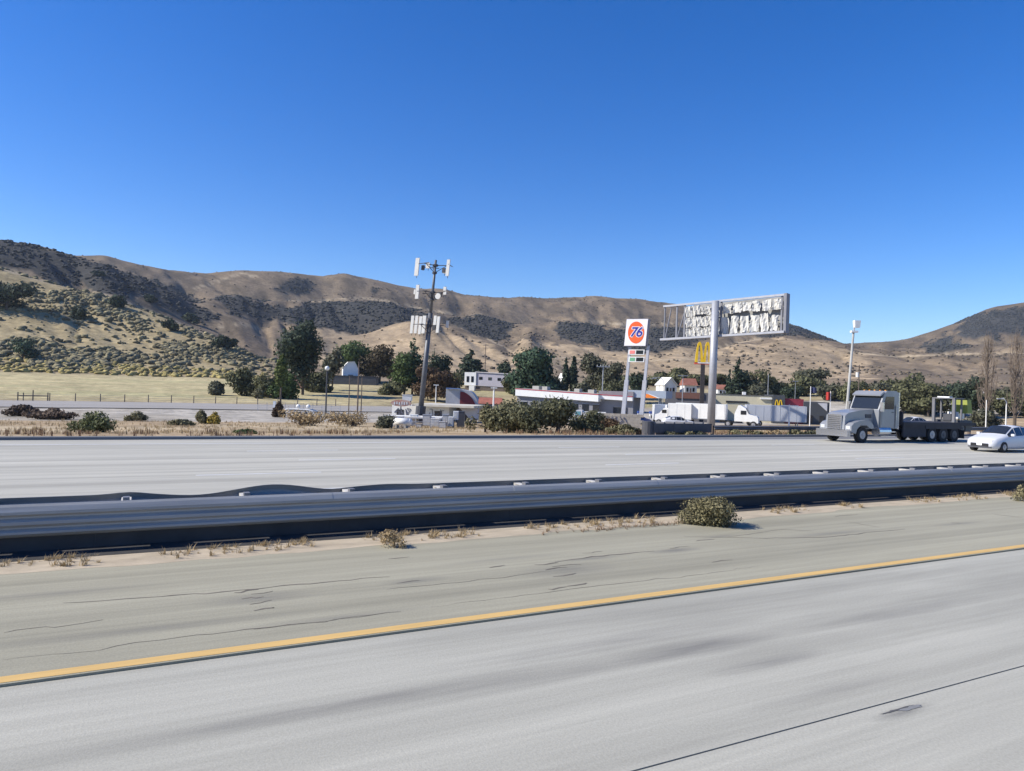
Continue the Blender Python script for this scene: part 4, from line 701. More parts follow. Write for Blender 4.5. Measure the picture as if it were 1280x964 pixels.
def torn(u0, u1, z0_, z1_):
    n = 5; vs = []; sk_ = r_.uniform(-.12, .12)
    for i in range(n+1):
        for j in range(n+1):
            f, g = i/n, j/n; ed = .10 if (i in (0, n) or j in (0, n)) else 0
            vs.append((ub(u0+(u1-u0)*f)+r_.uniform(-ed, ed)+sk_*(g-.5), yo-.02+.16*math.sin(f*7+g*3+u0*40)+r_.uniform(-.06, .06), z0_+(z1_-z0_)*g+r_.uniform(-ed, ed)))
    o = MB().add(vs, [(i*(n+1)+j, (i+1)*(n+1)+j, (i+1)*(n+1)+j+1, i*(n+1)+j+1) for i in range(n) for j in range(n)]).build('panel', pan_m, t); o.modifiers.new('th', 'SOLIDIFY').thickness = .03
hh = zt-zb
for k in range(6): u = .52+.076*k; torn(u, u+.060+r_.uniform(0, .01), zb+hh*r_.uniform(.60, .66), zb+hh*r_.uniform(.88, .93))
for k in range(6): u = .505+.077*k; torn(u, u+.055+r_.uniform(0, .012), zb+hh*.06, zb+hh*r_.uniform(.47, .55))
for k in range(5): u = .20+.044*k; torn(u, u+.040, zb+hh*r_.uniform(.62, .70), zb+hh*r_.uniform(.86, .95)); torn(u, u+.046, zb+hh*r_.uniform(.28, .36), zb+hh*.6); torn(u+.005, u+.045, zb+hh*.06, zb+hh*r_.uniform(.24, .32))
torn(.455, .49, zb+hh*.08, zb+hh*.5); torn(.455, .49, zb+hh*.55, zb+hh*.75)
for ch in t.children:
    if not ch.name.startswith('column'):
        for v_ in ch.data.vertices: v_.co.z += .036*v_.co.x
# ------------------------------------------------------------------ arches sign
def arches(parent, w_, h_, y0, y1, m, z0_=0.0, tk=.17):
    for cx in (-w_/4, w_/4):
        o = []; i_ = []
        for q_ in np.linspace(-1, 1, 25):
            o.append((cx+q_*w_/4*1.02, z0_+h_*(1-abs(q_)**2.7)))
        for q_ in np.linspace(-1, 1, 25):
            i_.append((cx+q_*(w_/4-tk*w_*.80), z0_+(h_-tk*h_*.85)*(1-abs(q_)**2.7)))
        b = MB(); n = 25; vs = [(x, y0, z) for x, z in o]+[(x, y0, z) for x, z in i_]+[(x, y1, z) for x, z in o]+[(x, y1, z) for x, z in i_]; fs = []
        for k in range(n-1): fs += [(k, k+1, n+k+1, n+k), (2*n+k+1, 2*n+k, 3*n+k, 3*n+k+1), (k+1, k, 2*n+k, 2*n+k+1), (n+k, n+k+1, 3*n+k+1, 3*n+k)]
        fs += [(0, n, 3*n, 2*n), (n-1, 3*n-1, 4*n-1, 2*n-1)]; b.add(vs, fs).build('arch', m, parent)
yel = mat('arch_yellow', (.78, .50, .02), .4, .06, 1)
D = 128.0; s = D/FPX; P0 = place(876.3, D); Z = lambda py: at(878, py, D).z-P0.z
t = thing('arches_sign', 'yellow double arch sign with red base band on a dark pole', 'sign', P0, FACE-.15)
MB().box((0, 0, Z(454)/2), (5*s, .5, Z(454))).build('pole', mat('pole_brown', (.05, .042, .04), .6, .15), t); arches(t, 19.5*s, 25.5*s, -.3, .3, yel, Z(453), .19)
MB().box((0, 0, Z(454.5)), (21*s, .5, 2.2*s)).build('base_band', mat('band_red', (.60, .09, .05), .5, .05), t); MB().box((1*s, -.27, Z(453.7)), (15*s, .03, 1.5*s)).build('name_strip', white, t)
# ------------------------------------------------------------------ filling station store, canopy and neighbours
D = 126.0; s = D/FPX; P0 = place(694, D); X = lambda px: (px-694)*s/.95; Z = lambda px, py: at(px, py, D).z-P0.z; sl_ = -.035
t = thing('station_store', 'long low store with white fascia and thin red roof line', 'store', P0, FACE-.42); g_wall = mat('store_grey', (.22, .22, .235), .7, .08, 1); red_tr = mat('trim_red', (.42, .03, .05), .5); zf = Z(694, 491.5)-1.1*7*s/2-.1
MB().box((X(694), 5, zf/2-.7), (X(746)-X(643), 9, zf+1.4)).shear(0, sl_*.5).build('wall', g_wall, t); MB().box((X(694), 5, zf+.27), (X(746.5)-X(641.5), 10.2, 1.16)).shear(0, sl_).build('fascia', white, t); MB().box((X(694), 5, zf+.91), (X(746)-X(641), 10.3, .12)).shear(0, sl_).build('roof_trim', red_tr, t); MB().box((X(694), 5, zf+.95), (X(745.5)-X(641.5), 10.1, .1)).shear(0, sl_).build('roof_deck', mat('roof_gravel', (.35, .33, .30), .9), t)
for x in range(652, 744, 13): w0 = MB().box((X(x), .47, zf*.42), (8.5*s, .06, zf*.62)).build('window', win_dark, t); MB().box((X(x), .45, zf*.42+zf*.31+.05), (9*s, .1, .1)).build('frame', grey_metal, w0)
for x, wv in ((656, 9), (668, 7), (710, 7), (728, 8)): MB().box((X(x), 5, zf+1.25+sl_*X(x)), (wv*s, 1.6, .75)).build('roof_unit', mat('roof_unit', (.42, .40, .36), .8), t)
t = thing('store_wing', 'dark grey store wing with a lower white awning', 'store', place(768, D-3), FACE-.35); s = (D-3)/FPX; zt_ = at(768, 489, D-3).z-t.location.z; MB().box((0, 4, zt_/2), (44*s, 7, zt_)).build('wall', g_wall, t); MB().box((-1*s, .1, zt_-8.5*s), (46*s, .8, 5*s)).shear(0, -.03).build('awning', white, t); MB().box((-1*s, .05, zt_-5.6*s), (46*s, .85, .1)).shear(0, -.03).build('awning_trim', red_tr, t); MB().box((6*s, .44, zt_*.25), (2.4, .08, zt_*.5)).build('door', win_dark, t)
D = 122.0; s = D/FPX; P0 = place(806, D); zt_ = at(806, 488, D).z-P0.z
t = thing('pump_canopy', 'filling station canopy with blue grey fascia and orange swoosh', 'canopy', P0, FACE-.35); fb = mat('fascia_blue_grey', (.33, .38, .45), .5, .05, 1)
MB().box((0, 4, zt_-.65), (50*s, 8, 1.25)).build('fascia', fb, t); MB().prism([(-4*s, zt_-1.25), (15*s, zt_-1.25), (3*s, zt_-.65), (-4*s, zt_-.5)], 'y', -.04, -.01).build('swoosh', mat('swoosh_orange', (.80, .22, .03), .5), t); MB().prism([(15*s, zt_-1.24), (18*s, zt_-1.24), (4*s, zt_-.55), (2*s, zt_-.55)], 'y', -.035, -.012).build('swoosh_white', white, t)
for x in (-18, 16): MB().box((x*s, 2, (zt_-1.3)/2), (.45, .45, zt_-1.3)).build('column', grey_metal, t)
for i, x in enumerate((800, 815)):
    P_ = place(x, D-1); t = thing('fuel_pump', ['fuel pump under the orange swoosh', 'fuel pump under the plain end of the canopy'][i], 'fuel pump', P_, FACE); MB().box((0, 0, .95), (.9, .6, 1.6)).build('body', white, t); MB().box((0, -.31, 1.25), (.6, .03, .5)).build('screen', win_dark, t); MB().box((0, 0, 1.95), (1.0, .65, .4)).build('topper', mat('pump_blue', (.05, .10, .35), .5), t); MB().box((0, 0, .08), (1.6, 1.1, .16)).build('island', concrete_grey, t)
D = 138.0; s = D/FPX; P0 = place(857, D); zt_ = at(857, 490.5, D).z-P0.z
t = thing('brown_fascia_shop', 'low dark shop with a brown fascia behind the white box truck', 'shop', P0, FACE-.3); MB().box((0, 4, zt_/2), (52*s, 8, zt_)).build('wall', mat('shop_dark', (.10, .10, .11), .7), t); MB().box((4*s, -.1, zt_-4*s), (34*s, .3, 7.4*s)).build('fascia', mat('shop_brown', (.13, .06, .045), .7), t); MB().box((-4*s, .0-.06, zt_*.3), (8*s, .1, zt_*.55)).build('window', win_dark, t)
D = 142.0; s = D/FPX; P0 = place(935, D); Z = lambda py: at(935, py, D).z-P0.z; X = lambda px: (px-935)*s; sl_ = -.012
t = thing('fast_food_restaurant', 'beige fast food restaurant with dark tower panel and red wall panel', 'restaurant', P0, FACE-.2); beige = mat('restaurant_beige', (.56, .51, .36), .75, .06, 1); dkp = mat('restaurant_dark', (.055, .06, .068), .6, .1, 1)
MB().box(((X(880)+X(963))/2, 7, Z(494.5)/2), (X(963)-X(880), 13, Z(494.5))).shear(0, sl_).build('wall', beige, t); MB().box(((X(880)+X(963))/2, 7, Z(494.2)), (X(963.4)-X(879), 13.2, .14)).shear(0, sl_).build('parapet_cap', mat('cap_dark', (.10, .10, .10), .7), t)
MB().box((X(921), .44, Z(503)), (26*s, .2, 2.2*s)).build('louvre', win_dark, t); MB().box((X(932), 4, Z(493)), (4*s, 1, 6*s)).build('roof_vent', white, t); MB().box((X(956), .3, Z(497.5)), (14*s, .4, 2.0*s)).build('white_cap', white, t)
MB().box((X(970.5), 5.5, Z(492.5)/2), (14*s, 12, Z(492.5))).build('tower_panel', dkp, t); em = bpy.data.objects.new('arches_emblem', None); C.objects.link(em); em.parent = t; em.location = (X(970), -.56, Z(505.5)); arches(em, 9*s, 7*s, -.06, 0, yel, 0)
MB().box((X(989), 6, Z(497)/2), (23*s, 11, Z(497))).build('red_panel', mat('panel_red', (.20, .022, .04), .6, .08), t); MB().box((X(985), -.6, Z(509.5)), (30*s, 2.6, 1.6*s)).build('awning', white, t)
MB().box((X(1015), 6, Z(500)/2), (30*s, 12, Z(500))).build('dark_wing', dkp, t); MB().prism([(X(1016), Z(501)), (X(1027), Z(501)), (X(1027), Z(511))], 'y', -.14, -.02).build('wing_gusset', mat('gusset_grey', (.5, .5, .52), .6), t)
for x in (1008, 1021): MB().box((X(x), -.06, Z(521)), (5*s, .1, 9*s)).build('window', win_dark, t)
def house(name, label, px0, px1, top, base, m_w, m_r, rz=.35, gable=True, dmin=212):
    c_ = (px0+px1)/2; P_ = place(c_, dmin); d = proj(P_)[2]; s_ = d/FPX; w_ = (px1-px0)*s_; h_ = at(c_, top, d).z-P_.z; t = thing(name, label, 'house', P_, FACE+rz); L_ = w_*1.1; e_ = h_*.58
    MB().box((0, L_/2, e_/2-.3), (w_, L_, e_+.6)).build('wall', m_w, t)
    if gable: MB().prism([(-w_/2, e_), (w_/2, e_), (0, h_)], 'y', 0, L_).build('gable', m_w, t); MB().prism([(-w_*.56, e_-.15), (0, h_+.1), (w_*.56, e_-.15), (w_*.56, e_+.05), (0, h_+.32), (-w_*.56, e_+.05)], 'y', -.4, L_+.4).build('roof', m_r, t)
    else: MB().prism([(-.5, e_), (L_*.4, h_), (L_+.5, e_)], 'x', -w_*.55, w_*.55).build('roof', m_r, t)
    for x in (-.26, .24): f_ = MB().box((x*w_, -.03, e_*.55), (w_*.16, .08, e_*.4)).build('window', win_dark, t)
    MB().box((0, -.03, e_*.35), (w_*.12, .08, e_*.7)).build('door', mat('house_door', (.2, .12, .08), .6), t); return t
tile = mat('red_tiles', (.27, .11, .075), .85, .2, 1)
house('white_house', 'white gabled house between price sign and arches sign', 829, 847, 473, 486, grime_white, grime_white); house('red_roof_house', 'white house with a red tiled roof below the arches sign', 855, 871, 473, 490, grime_white, tile, .1, False); house('red_roof_house', 'small white house with a red roof beside the spiky conifer', 897, 913, 481, 495, white, tile, -.1, False)
house('white_hut', 'tiny white hut beside the slim cypresses', 700, 708, 468, 480, white, grime_white); house('pale_house', 'pale house with pinkish roof behind the truck cab', 1084, 1110, 487, 497, mat('stucco', (.45, .36, .28), .9), mat('pink_tiles', (.34, .20, .15), .85, .2, 1), .1, False)
# ------------------------------------------------------------------ poles and lamps
def pole(name, label, px, d, top, parts=(), r=.13, m=wood_pole, lean=0.0, base_y=None, cat='pole', bpy_=None, group=None):
    P_ = place_y(px, base_y) if base_y else (hit(px, bpy_, 110) if bpy_ else place(px, d)); dd = proj(P_)[2]; h_ = at(px, top, dd).z-P_.z; t = thing(name, label, cat, P_, FACE, group); MB().tube((0, 0, -.2), (0, 0, h_), r, r*.7, 8).shear(lean).build('shaft', m, t); s_ = dd/FPX
    for k in parts:
        if k[0] == 'arm': MB().box((0, -r, h_-k[1]), (k[2], .12, .14)).shear(lean).build('crossarm', m, t)
        elif k[0] == 'ins':
            for x in (-.45, -.2, .2, .45): MB().tube((x*k[2], -r, h_-k[1]), (x*k[2], -r, h_-k[1]+.28), .05, .04, 6).build('insulator', grime_white, t)
        elif k[0] == 'can': MB().tube((k[2], -.35, h_-k[1]-1.0), (k[2], -.35, h_-k[1]), .32, .32, 10).build('transformer', grime_white, t)
        elif k[0] == 'lamp': MB().path([(0, 0, h_), (k[1]*.5, 0, h_+.5), (k[1], 0, h_+.45)], .06, 6).build('lamp_arm', m, t); MB().box((k[1]*1.15, 0, h_+.42), (.7, .32, .14)).build('lamp_head', grey_metal, t)
        elif k[0] == 'ball': MB().blob((0, 0, h_+.2), (.36, .36, .36), 1, 0).build('globe', white, t, True)
        elif k[0] == 'flag':
            vs = []; n = 8
            for i in range(n+1):
                for j in (0, 1): f = i/n; vs.append((.05+f*k[1], .12*math.sin(f*8), h_-.1-j*k[2]-.1*f))
            o = MB().add(vs, [(2*i, 2*i+1, 2*i+3, 2*i+2) for i in range(n)]).build('flag', k[3], t); o.modifiers.new('th', 'SOLIDIFY').thickness = .02
    return t
pole('utility_pole', 'wooden utility pole on the hill foot beside the layered cedar', 606, 0, 430, (('arm', .5, 2.2), ('arm', 1.6, 2.2)), bpy_=472, r=.16); pole('utility_pole', 'wooden utility pole rising behind the big broad tree', 663, 240, 428, (('arm', .5, 2.4),), r=.16); pole('utility_pole', 'shorter wooden pole just right of the broad tree top', 671, 260, 434, (('arm', .4, 2.6),), r=.15)
pole('utility_pole', 'grey crossarm pole behind the dark grey store wing', 752, 140, 456, (('arm', .4, 2.6), ('ins', .3, 2.6)), m=grey_metal); pole('transformer_pole', 'wooden pole with white transformer behind the truck cab', 1072, 150, 456, (('arm', .4, 2.2), ('can', 1.6, -.5)))
gl = mat('flag_navy', (.04, .05, .12), .8, .4, 2); rd = mat('flag_red', (.45, .04, .03), .8)
pole('flagpole', 'white flagpole flying a dark blue flag by the restaurant', 1012, 122, 483, (('flag', 1.0, .95, gl),), r=.09, m=white); pole('flagpole', 'white flagpole with a red banner near the truck nose', 1037, 118, 489, (('flag', -.75, 1.3, rd),), r=.09, m=white)
t = pole('light_pole', 'tall grey pole with white camera housing behind the truck nose', 1056, 0, 414, (), r=.13, m=mat('pole_grey', (.40, .40, .38), .7, .12, 2), lean=.055, base_y=40.5); h_ = at(1056, 414, proj(t.location)[2]).z-t.location.z; s_ = proj(t.location)[2]/FPX; xh = .055*h_
MB().tube((xh, 0, h_-.1), (xh+.1, 0, h_+.6), .06, .06, 6).build('riser', grey_metal, t); MB().box((xh+.25, 0, h_+.62), (.42, .34, .6), top=1.2).build('housing', white, t); MB().box((xh+.05, 0, h_-.02), (.55, .35, .16)).build('bracket', white, t)
pole('street_lamp', 'curved street lamp between the price sign legs and white house', 828, 150, 475, (('lamp', -1.6),), r=.07, m=grey_metal, cat='lamp'); pole('street_lamp', 'curved street lamp nearest the white gabled house', 823, 165, 476, (('lamp', -1.5),), r=.07, m=grey_metal, cat='lamp')
pole('parking_lamp', 'twin headed lamp pole behind the brown fascia shop', 852, 135, 469, (('arm', .1, 1.9),), r=.1, m=grey_metal, cat='lamp'); pole('parking_lamp', 'thin grey lamp pole behind the beige restaurant roof', 959, 165, 468, (), r=.1, m=grey_metal, cat='lamp'); pole('parking_lamp', 'thin grey lamp pole above the red wall panel', 993, 160, 476, (('arm', .1, 1.2),), r=.07, m=grey_metal, cat='lamp'); pole('parking_lamp', 'white lamp post with a short arm in front of the grey trailer', 986, 108, 506, (('arm', .15, 2.6),), r=.13, m=white, cat='lamp')
pole('parking_lamp', 'pale lamp post with an arm behind the white car', 1257, 90, 503, (('lamp', -.7),), r=.09, m=grime_white, cat='lamp'); pole('parking_lamp', 'pale post standing among the dark trees past the forklift', 1232, 95, 500, (), r=.08, m=grime_white, cat='post'); pole('white_post', 'white capped post in front of the red roofed shed', 616, 100, 484, (('arm', .1, .9),), r=.14, m=white, cat='post'); pole('white_post', 'short pale lamp post behind the derelict building', 544, 122, 481, (('arm', .05, .9),), r=.1, m=grime_white, cat='lamp')
pole('globe_lamp', 'dark lamp post with white globe by the frontage road pipes', 407, 0, 462, (('ball',),), r=.14, m=dark_metal, base_y=112, cat='lamp')
for x, tp_, lb in ((435.5, 470, 'thin bare wooden post left of the close pair'), (446.5, 452, 'tallest bare wooden post beside the frontage road'), (451, 472, 'thin bare wooden post right of the tallest one')): pole('bare_post', lb, x, 0, tp_, (), r=.13 if x == 446.5 else .09, base_y=108)
# ------------------------------------------------------------------ left side: field fence, pipes, gate
fw = mat('fence_wood', (.17, .14, .11), .9, .25, 3); a = place_y(-40, 137.4); t = thing('field_fence', 'thin wire fence on wooden posts along the dry field', 'fence', a, 0); pts = []
for k in range(17):
    p_ = Vector((a.x+3.55*k, 137.4, 0)); p_.z = Hxy(p_.x, p_.y); pts.append(p_-a); MB().tube(p_-a-Vector((0, 0, .2)), p_-a+Vector((0, 0, 1.3)), .085, .075, 6).build('post', fw, t)
for z in (.35, .7, 1.05): MB().path([p_+Vector((0, -.09, z)) for p_ in pts], .014, 4).build('wire', grey_metal, t)
q_ = place_y(41, 137.0)-a
for x in (-2, 0, 2): MB().tube(q_+Vector((x, 0, -.1)), q_+Vector((x, 0, 1.4 if x else 1.75)), .1, .09, 6).build('brace_post', fw, t)
MB().box(q_+Vector((0, 0, .85)), (4.2, .12, .14)).build('brace_rail', dark_metal, t)
P0 = place_y(372, 110); t = thing('pipe_assembly', 'white looped water pipes with valves beside the frontage road', 'pipes', P0, FACE); pw = mat('pipe_white', (.62, .62, .6), .6, .1)
for k in range(2): MB().path([(-2.8+k*.6, k*.5, 0), (-2.0+k*.6, k*.5, .9), (-1.4+k*.6, k*.5, 1.05), (1.6+k*.5, k*.5, 1.0), (2.3+k*.5, k*.5, .8), (2.8+k*.5, k*.5, 0)], .13, 8).build('pipe', pw, t)
for x in (-.6, .2, 1.1): MB().tube((x, -.2, .5), (x, .7, .5), .18, .18, 8).build('valve', dark_metal, t)
for x in (0, 1.5): MB().blob((x, .2, 1.5), (.32, .3, .32), 2, .05).build('valve_cap', white, t)
rail_fence('pipe_fence', 'thin wire mesh fence around the white water pipes', 322, 425, 118, 1.5, 1.5, (.2, .4, .6, .8, .99), grey_metal, .03); cabinet('meter_box', 'small white meter box beside the young green tree', 341, 344, 502, 511, 117, white, .4, 'meter box', False)
# ------------------------------------------------------------------ right verge: guardrail, crash cushion, graffiti wall
t = thing('verge_guardrail', 'single steel guardrail along the edge of the far lanes', 'guardrail', (0, 0, 0)); wprof = [(0, 0), (.03, .02), (.08, .08), (.08, .1), (.02, .15), (.02, .17), (.08, .22), (.08, .25), (.03, .29), (0, .31)]
grm = mat('dull_guardrail', (.16, .16, .165), .6, .15, 1.5, metal=.3); gp = MB().box((0, 38.35, .15), (.15, .2, 1.1)).build('post', wood_pole, t)
for k in range(46):
    x = 36+1.905*k; o = gp if k == 0 else gp.copy()
    if k: C.objects.link(o); o.parent = t
    o.location = (x, 0, 0)
    if k % 2 == 0: o = MB().add([(xx, 38.2-a_, .38+z_) for xx in (x, x+3.8) for a_, z_ in wprof], [(i, i+1, 10+i+1, 10+i) for i in range(9)]).build('beam', grm, t); o.modifiers.new('th', 'SOLIDIFY').thickness = .01
t = thing('crash_cushion', 'dark steel crash cushion at the end of the far guardrail', 'crash cushion', (0, 0, 0)); xa = place_y(812, 38.4).x; cc = mat('cushion_dark', (.07, .07, .078), .6, .2, 2); n = 6
for k in range(n):
    x = xa+(35.6-xa)*k/n; wd = (35.6-xa)/n
    for y in (38.0, 38.9): MB().box((x+wd/2, y+(k % 2)*.012, .52), (wd*1.04, .02, .62)).build('fender_panel', cc, t)
    MB().box((x+wd*.1, 38.45, .45), (.12, .86, .95)).build('diaphragm', mat('diaphragm', (.14, .14, .15), .6), t)
MB().tube((xa-.1, 38.45, 0), (xa-.1, 38.45, .95), .42, .42, 14).build('nose', cc, t)
D = 72.0; s = D/FPX; P0 = place(768, D); z1_ = at(768, 517, D).z-P0.z; t = thing('graffiti_wall', 'low pale block wall with dark graffiti below the price sign', 'wall', P0, FACE-.12); nb = 9; bh = z1_/6
blk = MB().box((0, 0, 0), (64*s/nb-.02, .3, bh-.015)).build('block', mat('pale_block', (.40, .36, .30), .9, .15, 1.5), t); first = True
for r in range(6):
    for k in range(nb):
        o = blk if first else blk.copy()
        if not first: C.objects.link(o); o.parent = t
        first = False; o.location = (-32*s+(k+.5+(r % 2)*.5)*64*s/nb, random.uniform(-.008, .008), bh*(r+.5))
r_ = random.Random(8)
for x0 in (-8, -3, 2, 7, 12): MB().path([((x0+r_.uniform(-2, 3))*s, -.17, z1_*r_.uniform(.4, .85)) for _ in range(5)], .04, 4).build('graffiti', MATS['graffiti_paint'], t)
# ------------------------------------------------------------------ vehicles
rim_m = mat('wheel_rim', (.38, .38, .39), .4, .1, 3, metal=.5)
def wheel(parent, x, y, r, wd=.25, rim=rim_m, z=None):
    z = r if z is None else z; sg = -1 if y < 0 else 1
    b = MB(); b.tube((x, y-wd/2, z), (x, y+wd/2, z), r, r, 20); o = b.build('wheel', black_rub, parent); b = MB(); b.tube((x, y+sg*(wd/2-.02), z), (x, y+sg*(wd/2+.012), z), r*.60, r*.52, 16); b.tube((x, y+sg*(wd/2-.01), z), (x, y+sg*(wd/2+.05), z), r*.2, r*.16, 10); b.build('rim', rim, o); return o
def car(name, label, loc, rz, paint, cat='car', L=4.5, hs=1.0, group=None):
    t = thing(name, label, cat, loc, rz, group); k = L/4.5
    ST = [(0.0, .32, .56, .60, .62, .52), (.10, .24, .64, .68, .76, .62), (.35, .2, .72, .78, .85, .70), (.95, .19, .80, .91, .88, .76), (1.30, .19, .85, .99, .89, .74), (2.05, .19, .90, 1.40, .90, .64), (2.75, .19, .92, 1.46, .90, .62), (3.45, .19, .95, 1.40, .89, .60), (4.05, .22, 1.0, 1.16, .85, .60), (4.38, .28, .98, 1.04, .80, .58), (4.5, .36, .80, .84, .72, .5)]
    sec = []
    for x, zb, zs, zr, w1, w2 in ST:
        zr = zs+(zr-zs)*1.0; h = [(0, zb), (w1*.9, zb), (w1*1.0, zb+.14), (w1*1.01, (zb+zs)/2+.05), (w1*.97, zs), (w2, zr-.03*(zr-zs > .2)), (w2*.6, zr+.02), (0, zr+.035)]
        sec.append([(-x*k, y, z*hs) for y, z in h]+[(-x*k, -y, z*hs) for y, z in h[-2:0:-1]])
    n = len(sec[0]); b = MB(); b.add([p_ for r in sec for p_ in r], [(i*n+j, (i+1)*n+j, (i+1)*n+(j+1) % n, i*n+(j+1) % n) for i in range(len(sec)-1) for j in range(n)]+[tuple(range(n)), tuple((len(sec)-1)*n+j for j in range(n-1, -1, -1))])
    body = b.build('body', paint, t, True); md = body.modifiers.new('ws', 'WEIGHTED_NORMAL') if False else None
    def glass(i0, i1, js, nm, f0=.08, f1=.92, off=.012):
        b = MB()
        for j0, j1, sgn in js:
            A_, B_, C_, D_ = (Vector(sec[i0][j0]), Vector(sec[i1][j0]), Vector(sec[i1][j1]), Vector(sec[i0][j1])); c_ = (A_+B_+C_+D_)/4; nn = (B_-A_).cross(D_-A_).normalized()
            if nn.dot(c_-Vector((c_.x, 0, .6))) < 0: nn = -nn
            b.add([c_+(p_-c_)*f1+nn*off for p_ in (A_, B_, C_, D_)], [(0, 1, 2, 3)])
        return b.build(nm, win_dark, t)
    for sd, (j0, j1) in (('', (4, 5)), ('', (n-4, n-5))):
        for i0, i1 in ((4, 5), (5, 6), (6, 7), (7, 8)): glass(i0, i1, [(j0, j1, 1)], 'side_window')
    def span(i0, i1, nm):
        b = MB(); up = Vector((.02 if i0 < 5 else -.02, 0, .03)); b.add([Vector(sec[i0][j])+up for j in (5, 6, 7, 8, 9)]+[Vector(sec[i1][j])+up for j in (5, 6, 7, 8, 9)], [(i, i+1, 6+i, 5+i) for i in range(4)]); b.v = [(x, y*.93, z) for x, y, z in b.v]; b.build(nm, win_dark, t)
    span(4, 5, 'windshield'); span(7, 8, 'rear_window')
    for y in (-.5, .5): MB().box((-.14*k, y*1.05, .62*hs), (.18, .34, .10)).build('headlight', mat('headlight', (.5, .52, .55), .15), t)
    MB().box((.0, 0, .40*hs), (.06, 1.0, .18)).build('grille', mat('grille_black', (.015, .015, .017), .5), t); MB().box((-.02, 0, .27*hs), (.1, 1.3, .08)).build('bumper_lip', dark_metal, t); MB().box((.035, 0, .42*hs), (.01, .3, .12)).build('number_plate', white, t)
    for x in (.85, 3.6):
        for y in (-.80, .80): wheel(t, -x*k, y*1.01, .32, .22)
    for y in (-.98, .98): MB().box((-1.55*k, y, .98*hs), (.14, .18, .13)).build('mirror', paint, t)
    return t
wcar = mat('car_white', (.58, .59, .61), .28, .04, 1, spec=.5)
fx = gz(1206, 563); car('white_hatchback', 'white hatchback following the flatbed truck in the far lanes', (fx.x, 24.9, .0), math.pi, wcar, L=4.75, hs=1.06)
# flatbed truck (local x forward)
P0 = Vector((41.2, 32.5, 0)); t = thing('flatbed_truck', 'silver conventional cab flatbed truck driving on the far lanes', 'truck', P0, math.pi); sil = mat('truck_silver', (.29, .30, .315), .32, .08, 1, metal=.3, spec=.5); chrome = mat('chrome', (.62, .62, .63), .18, .04, 1, metal=.8); dkb = mat('bed_dark', (.035, .034, .04), .7, .25, 1.5)
MB().prism([(-3.9, .95), (-3.9, 1.9), (-3.3, 2.25), (-1.6, 2.12), (-.45, 1.95), (-.12, 1.75), (-.05, .85), (-.6, .8)], 'y', -.72, .72).build('hood', sil, t)
for sg in (-1, 1):
    MB().prism([(-2.35, .95), (-2.3, 1.15), (-2.0, 1.42), (-1.5, 1.5), (-.9, 1.45), (-.35, 1.3), (-.1, 1.1), (-.1, .7), (-.55, .6), (-.68, .9), (-1.0, 1.15), (-1.6, 1.15), (-1.95, .95)], 'y', sg*.70, sg*1.22).build('fender', sil, t)
    MB().box((-.13, sg*.98, 1.0), (.10, .30, .20)).build('headlight', mat('headlight', (.5, .52, .55)), t); MB().tube((-2.9, sg*.95, .75), (-4.1, sg*.95, .75), .33, .33, 14).build('fuel_tank', chrome, t)
    MB().box((-3.05, sg*1.28, 2.4), (.16, .2, .62)).build('mirror', chrome, t)
MB().box((-.02, 0, 1.35), (.10, 1.05, .95)).build('grille', chrome, t)
for k in range(7): MB().box((.035, 0, .98+.12*k), (.03, .95, .03)).build('grille_bar', dark_metal, t)
MB().box((.12, 0, .62), (.30, 2.42, .42)).build('bumper', chrome, t)
MB().prism([(-5.0, .95), (-5.0, 3.35), (-4.7, 3.5), (-3.75, 3.48), (-3.45, 3.25), (-2.95, 2.2), (-2.9, .95)], 'y', -1.12, 1.12).build('cab', sil, t)
MB().prism([(-3.42, 3.18), (-2.97, 2.26), (-2.93, 2.26), (-3.37, 3.2)], 'y', -1.0, 1.0).build('windshield', win_dark, t); MB().prism([(-3.5, 3.3), (-3.15, 3.12), (-3.12, 3.2), (-3.5, 3.45)], 'y', -1.08, 1.08).build('sun_visor', sil, t)
for sg in (-1, 1):
    MB().prism([(-4.5, 2.25), (-4.5, 3.1), (-3.65, 3.1), (-3.3, 2.25)], 'y', sg*1.115, sg*1.135).build('side_window', win_dark, t); MB().box((-3.9, sg*1.12, 1.7), (1.3, .03, 1.0)).build('door', sil, t); MB().box((-4.35, sg*1.145, 2.05), (.2, .04, .05)).build('door_handle', dark_metal, t); MB().tube((-5.2, sg*.95, .9), (-5.2, sg*.95, 3.4), .09, .09, 10).build('exhaust_stack', chrome, t)
MB().box((-8.2, 0, .85), (12.8, .9, .34)).build('chassis', dark_metal, t); MB().box((-9.6, 0, 1.28), (8.4, 2.5, .22)).build('flat_bed', dkb, t)
for sg in (-1, 1): MB().box((-6.75, sg*1.12, .78), (2.5, .12, .80)).build('side_box', dkb, t); MB().box((-10.0, sg*1.19, 1.1), (4.2, .05, .34)).build('wheel_skirt', dkb, t); MB().box((-12.2, sg*1.05, .55), (.06, .6, .6)).build('mud_flap', black_rub, t)
MB().box((-5.45, 0, 1.75), (.12, 2.3, .75)).build('headboard', dkb, t)
for k in range(5): MB().box((-4.05, -.8+.4*k, 3.52), (.14, .10, .06)).build('marker_light', mat('amber', (.6, .25, .03), .4), t)
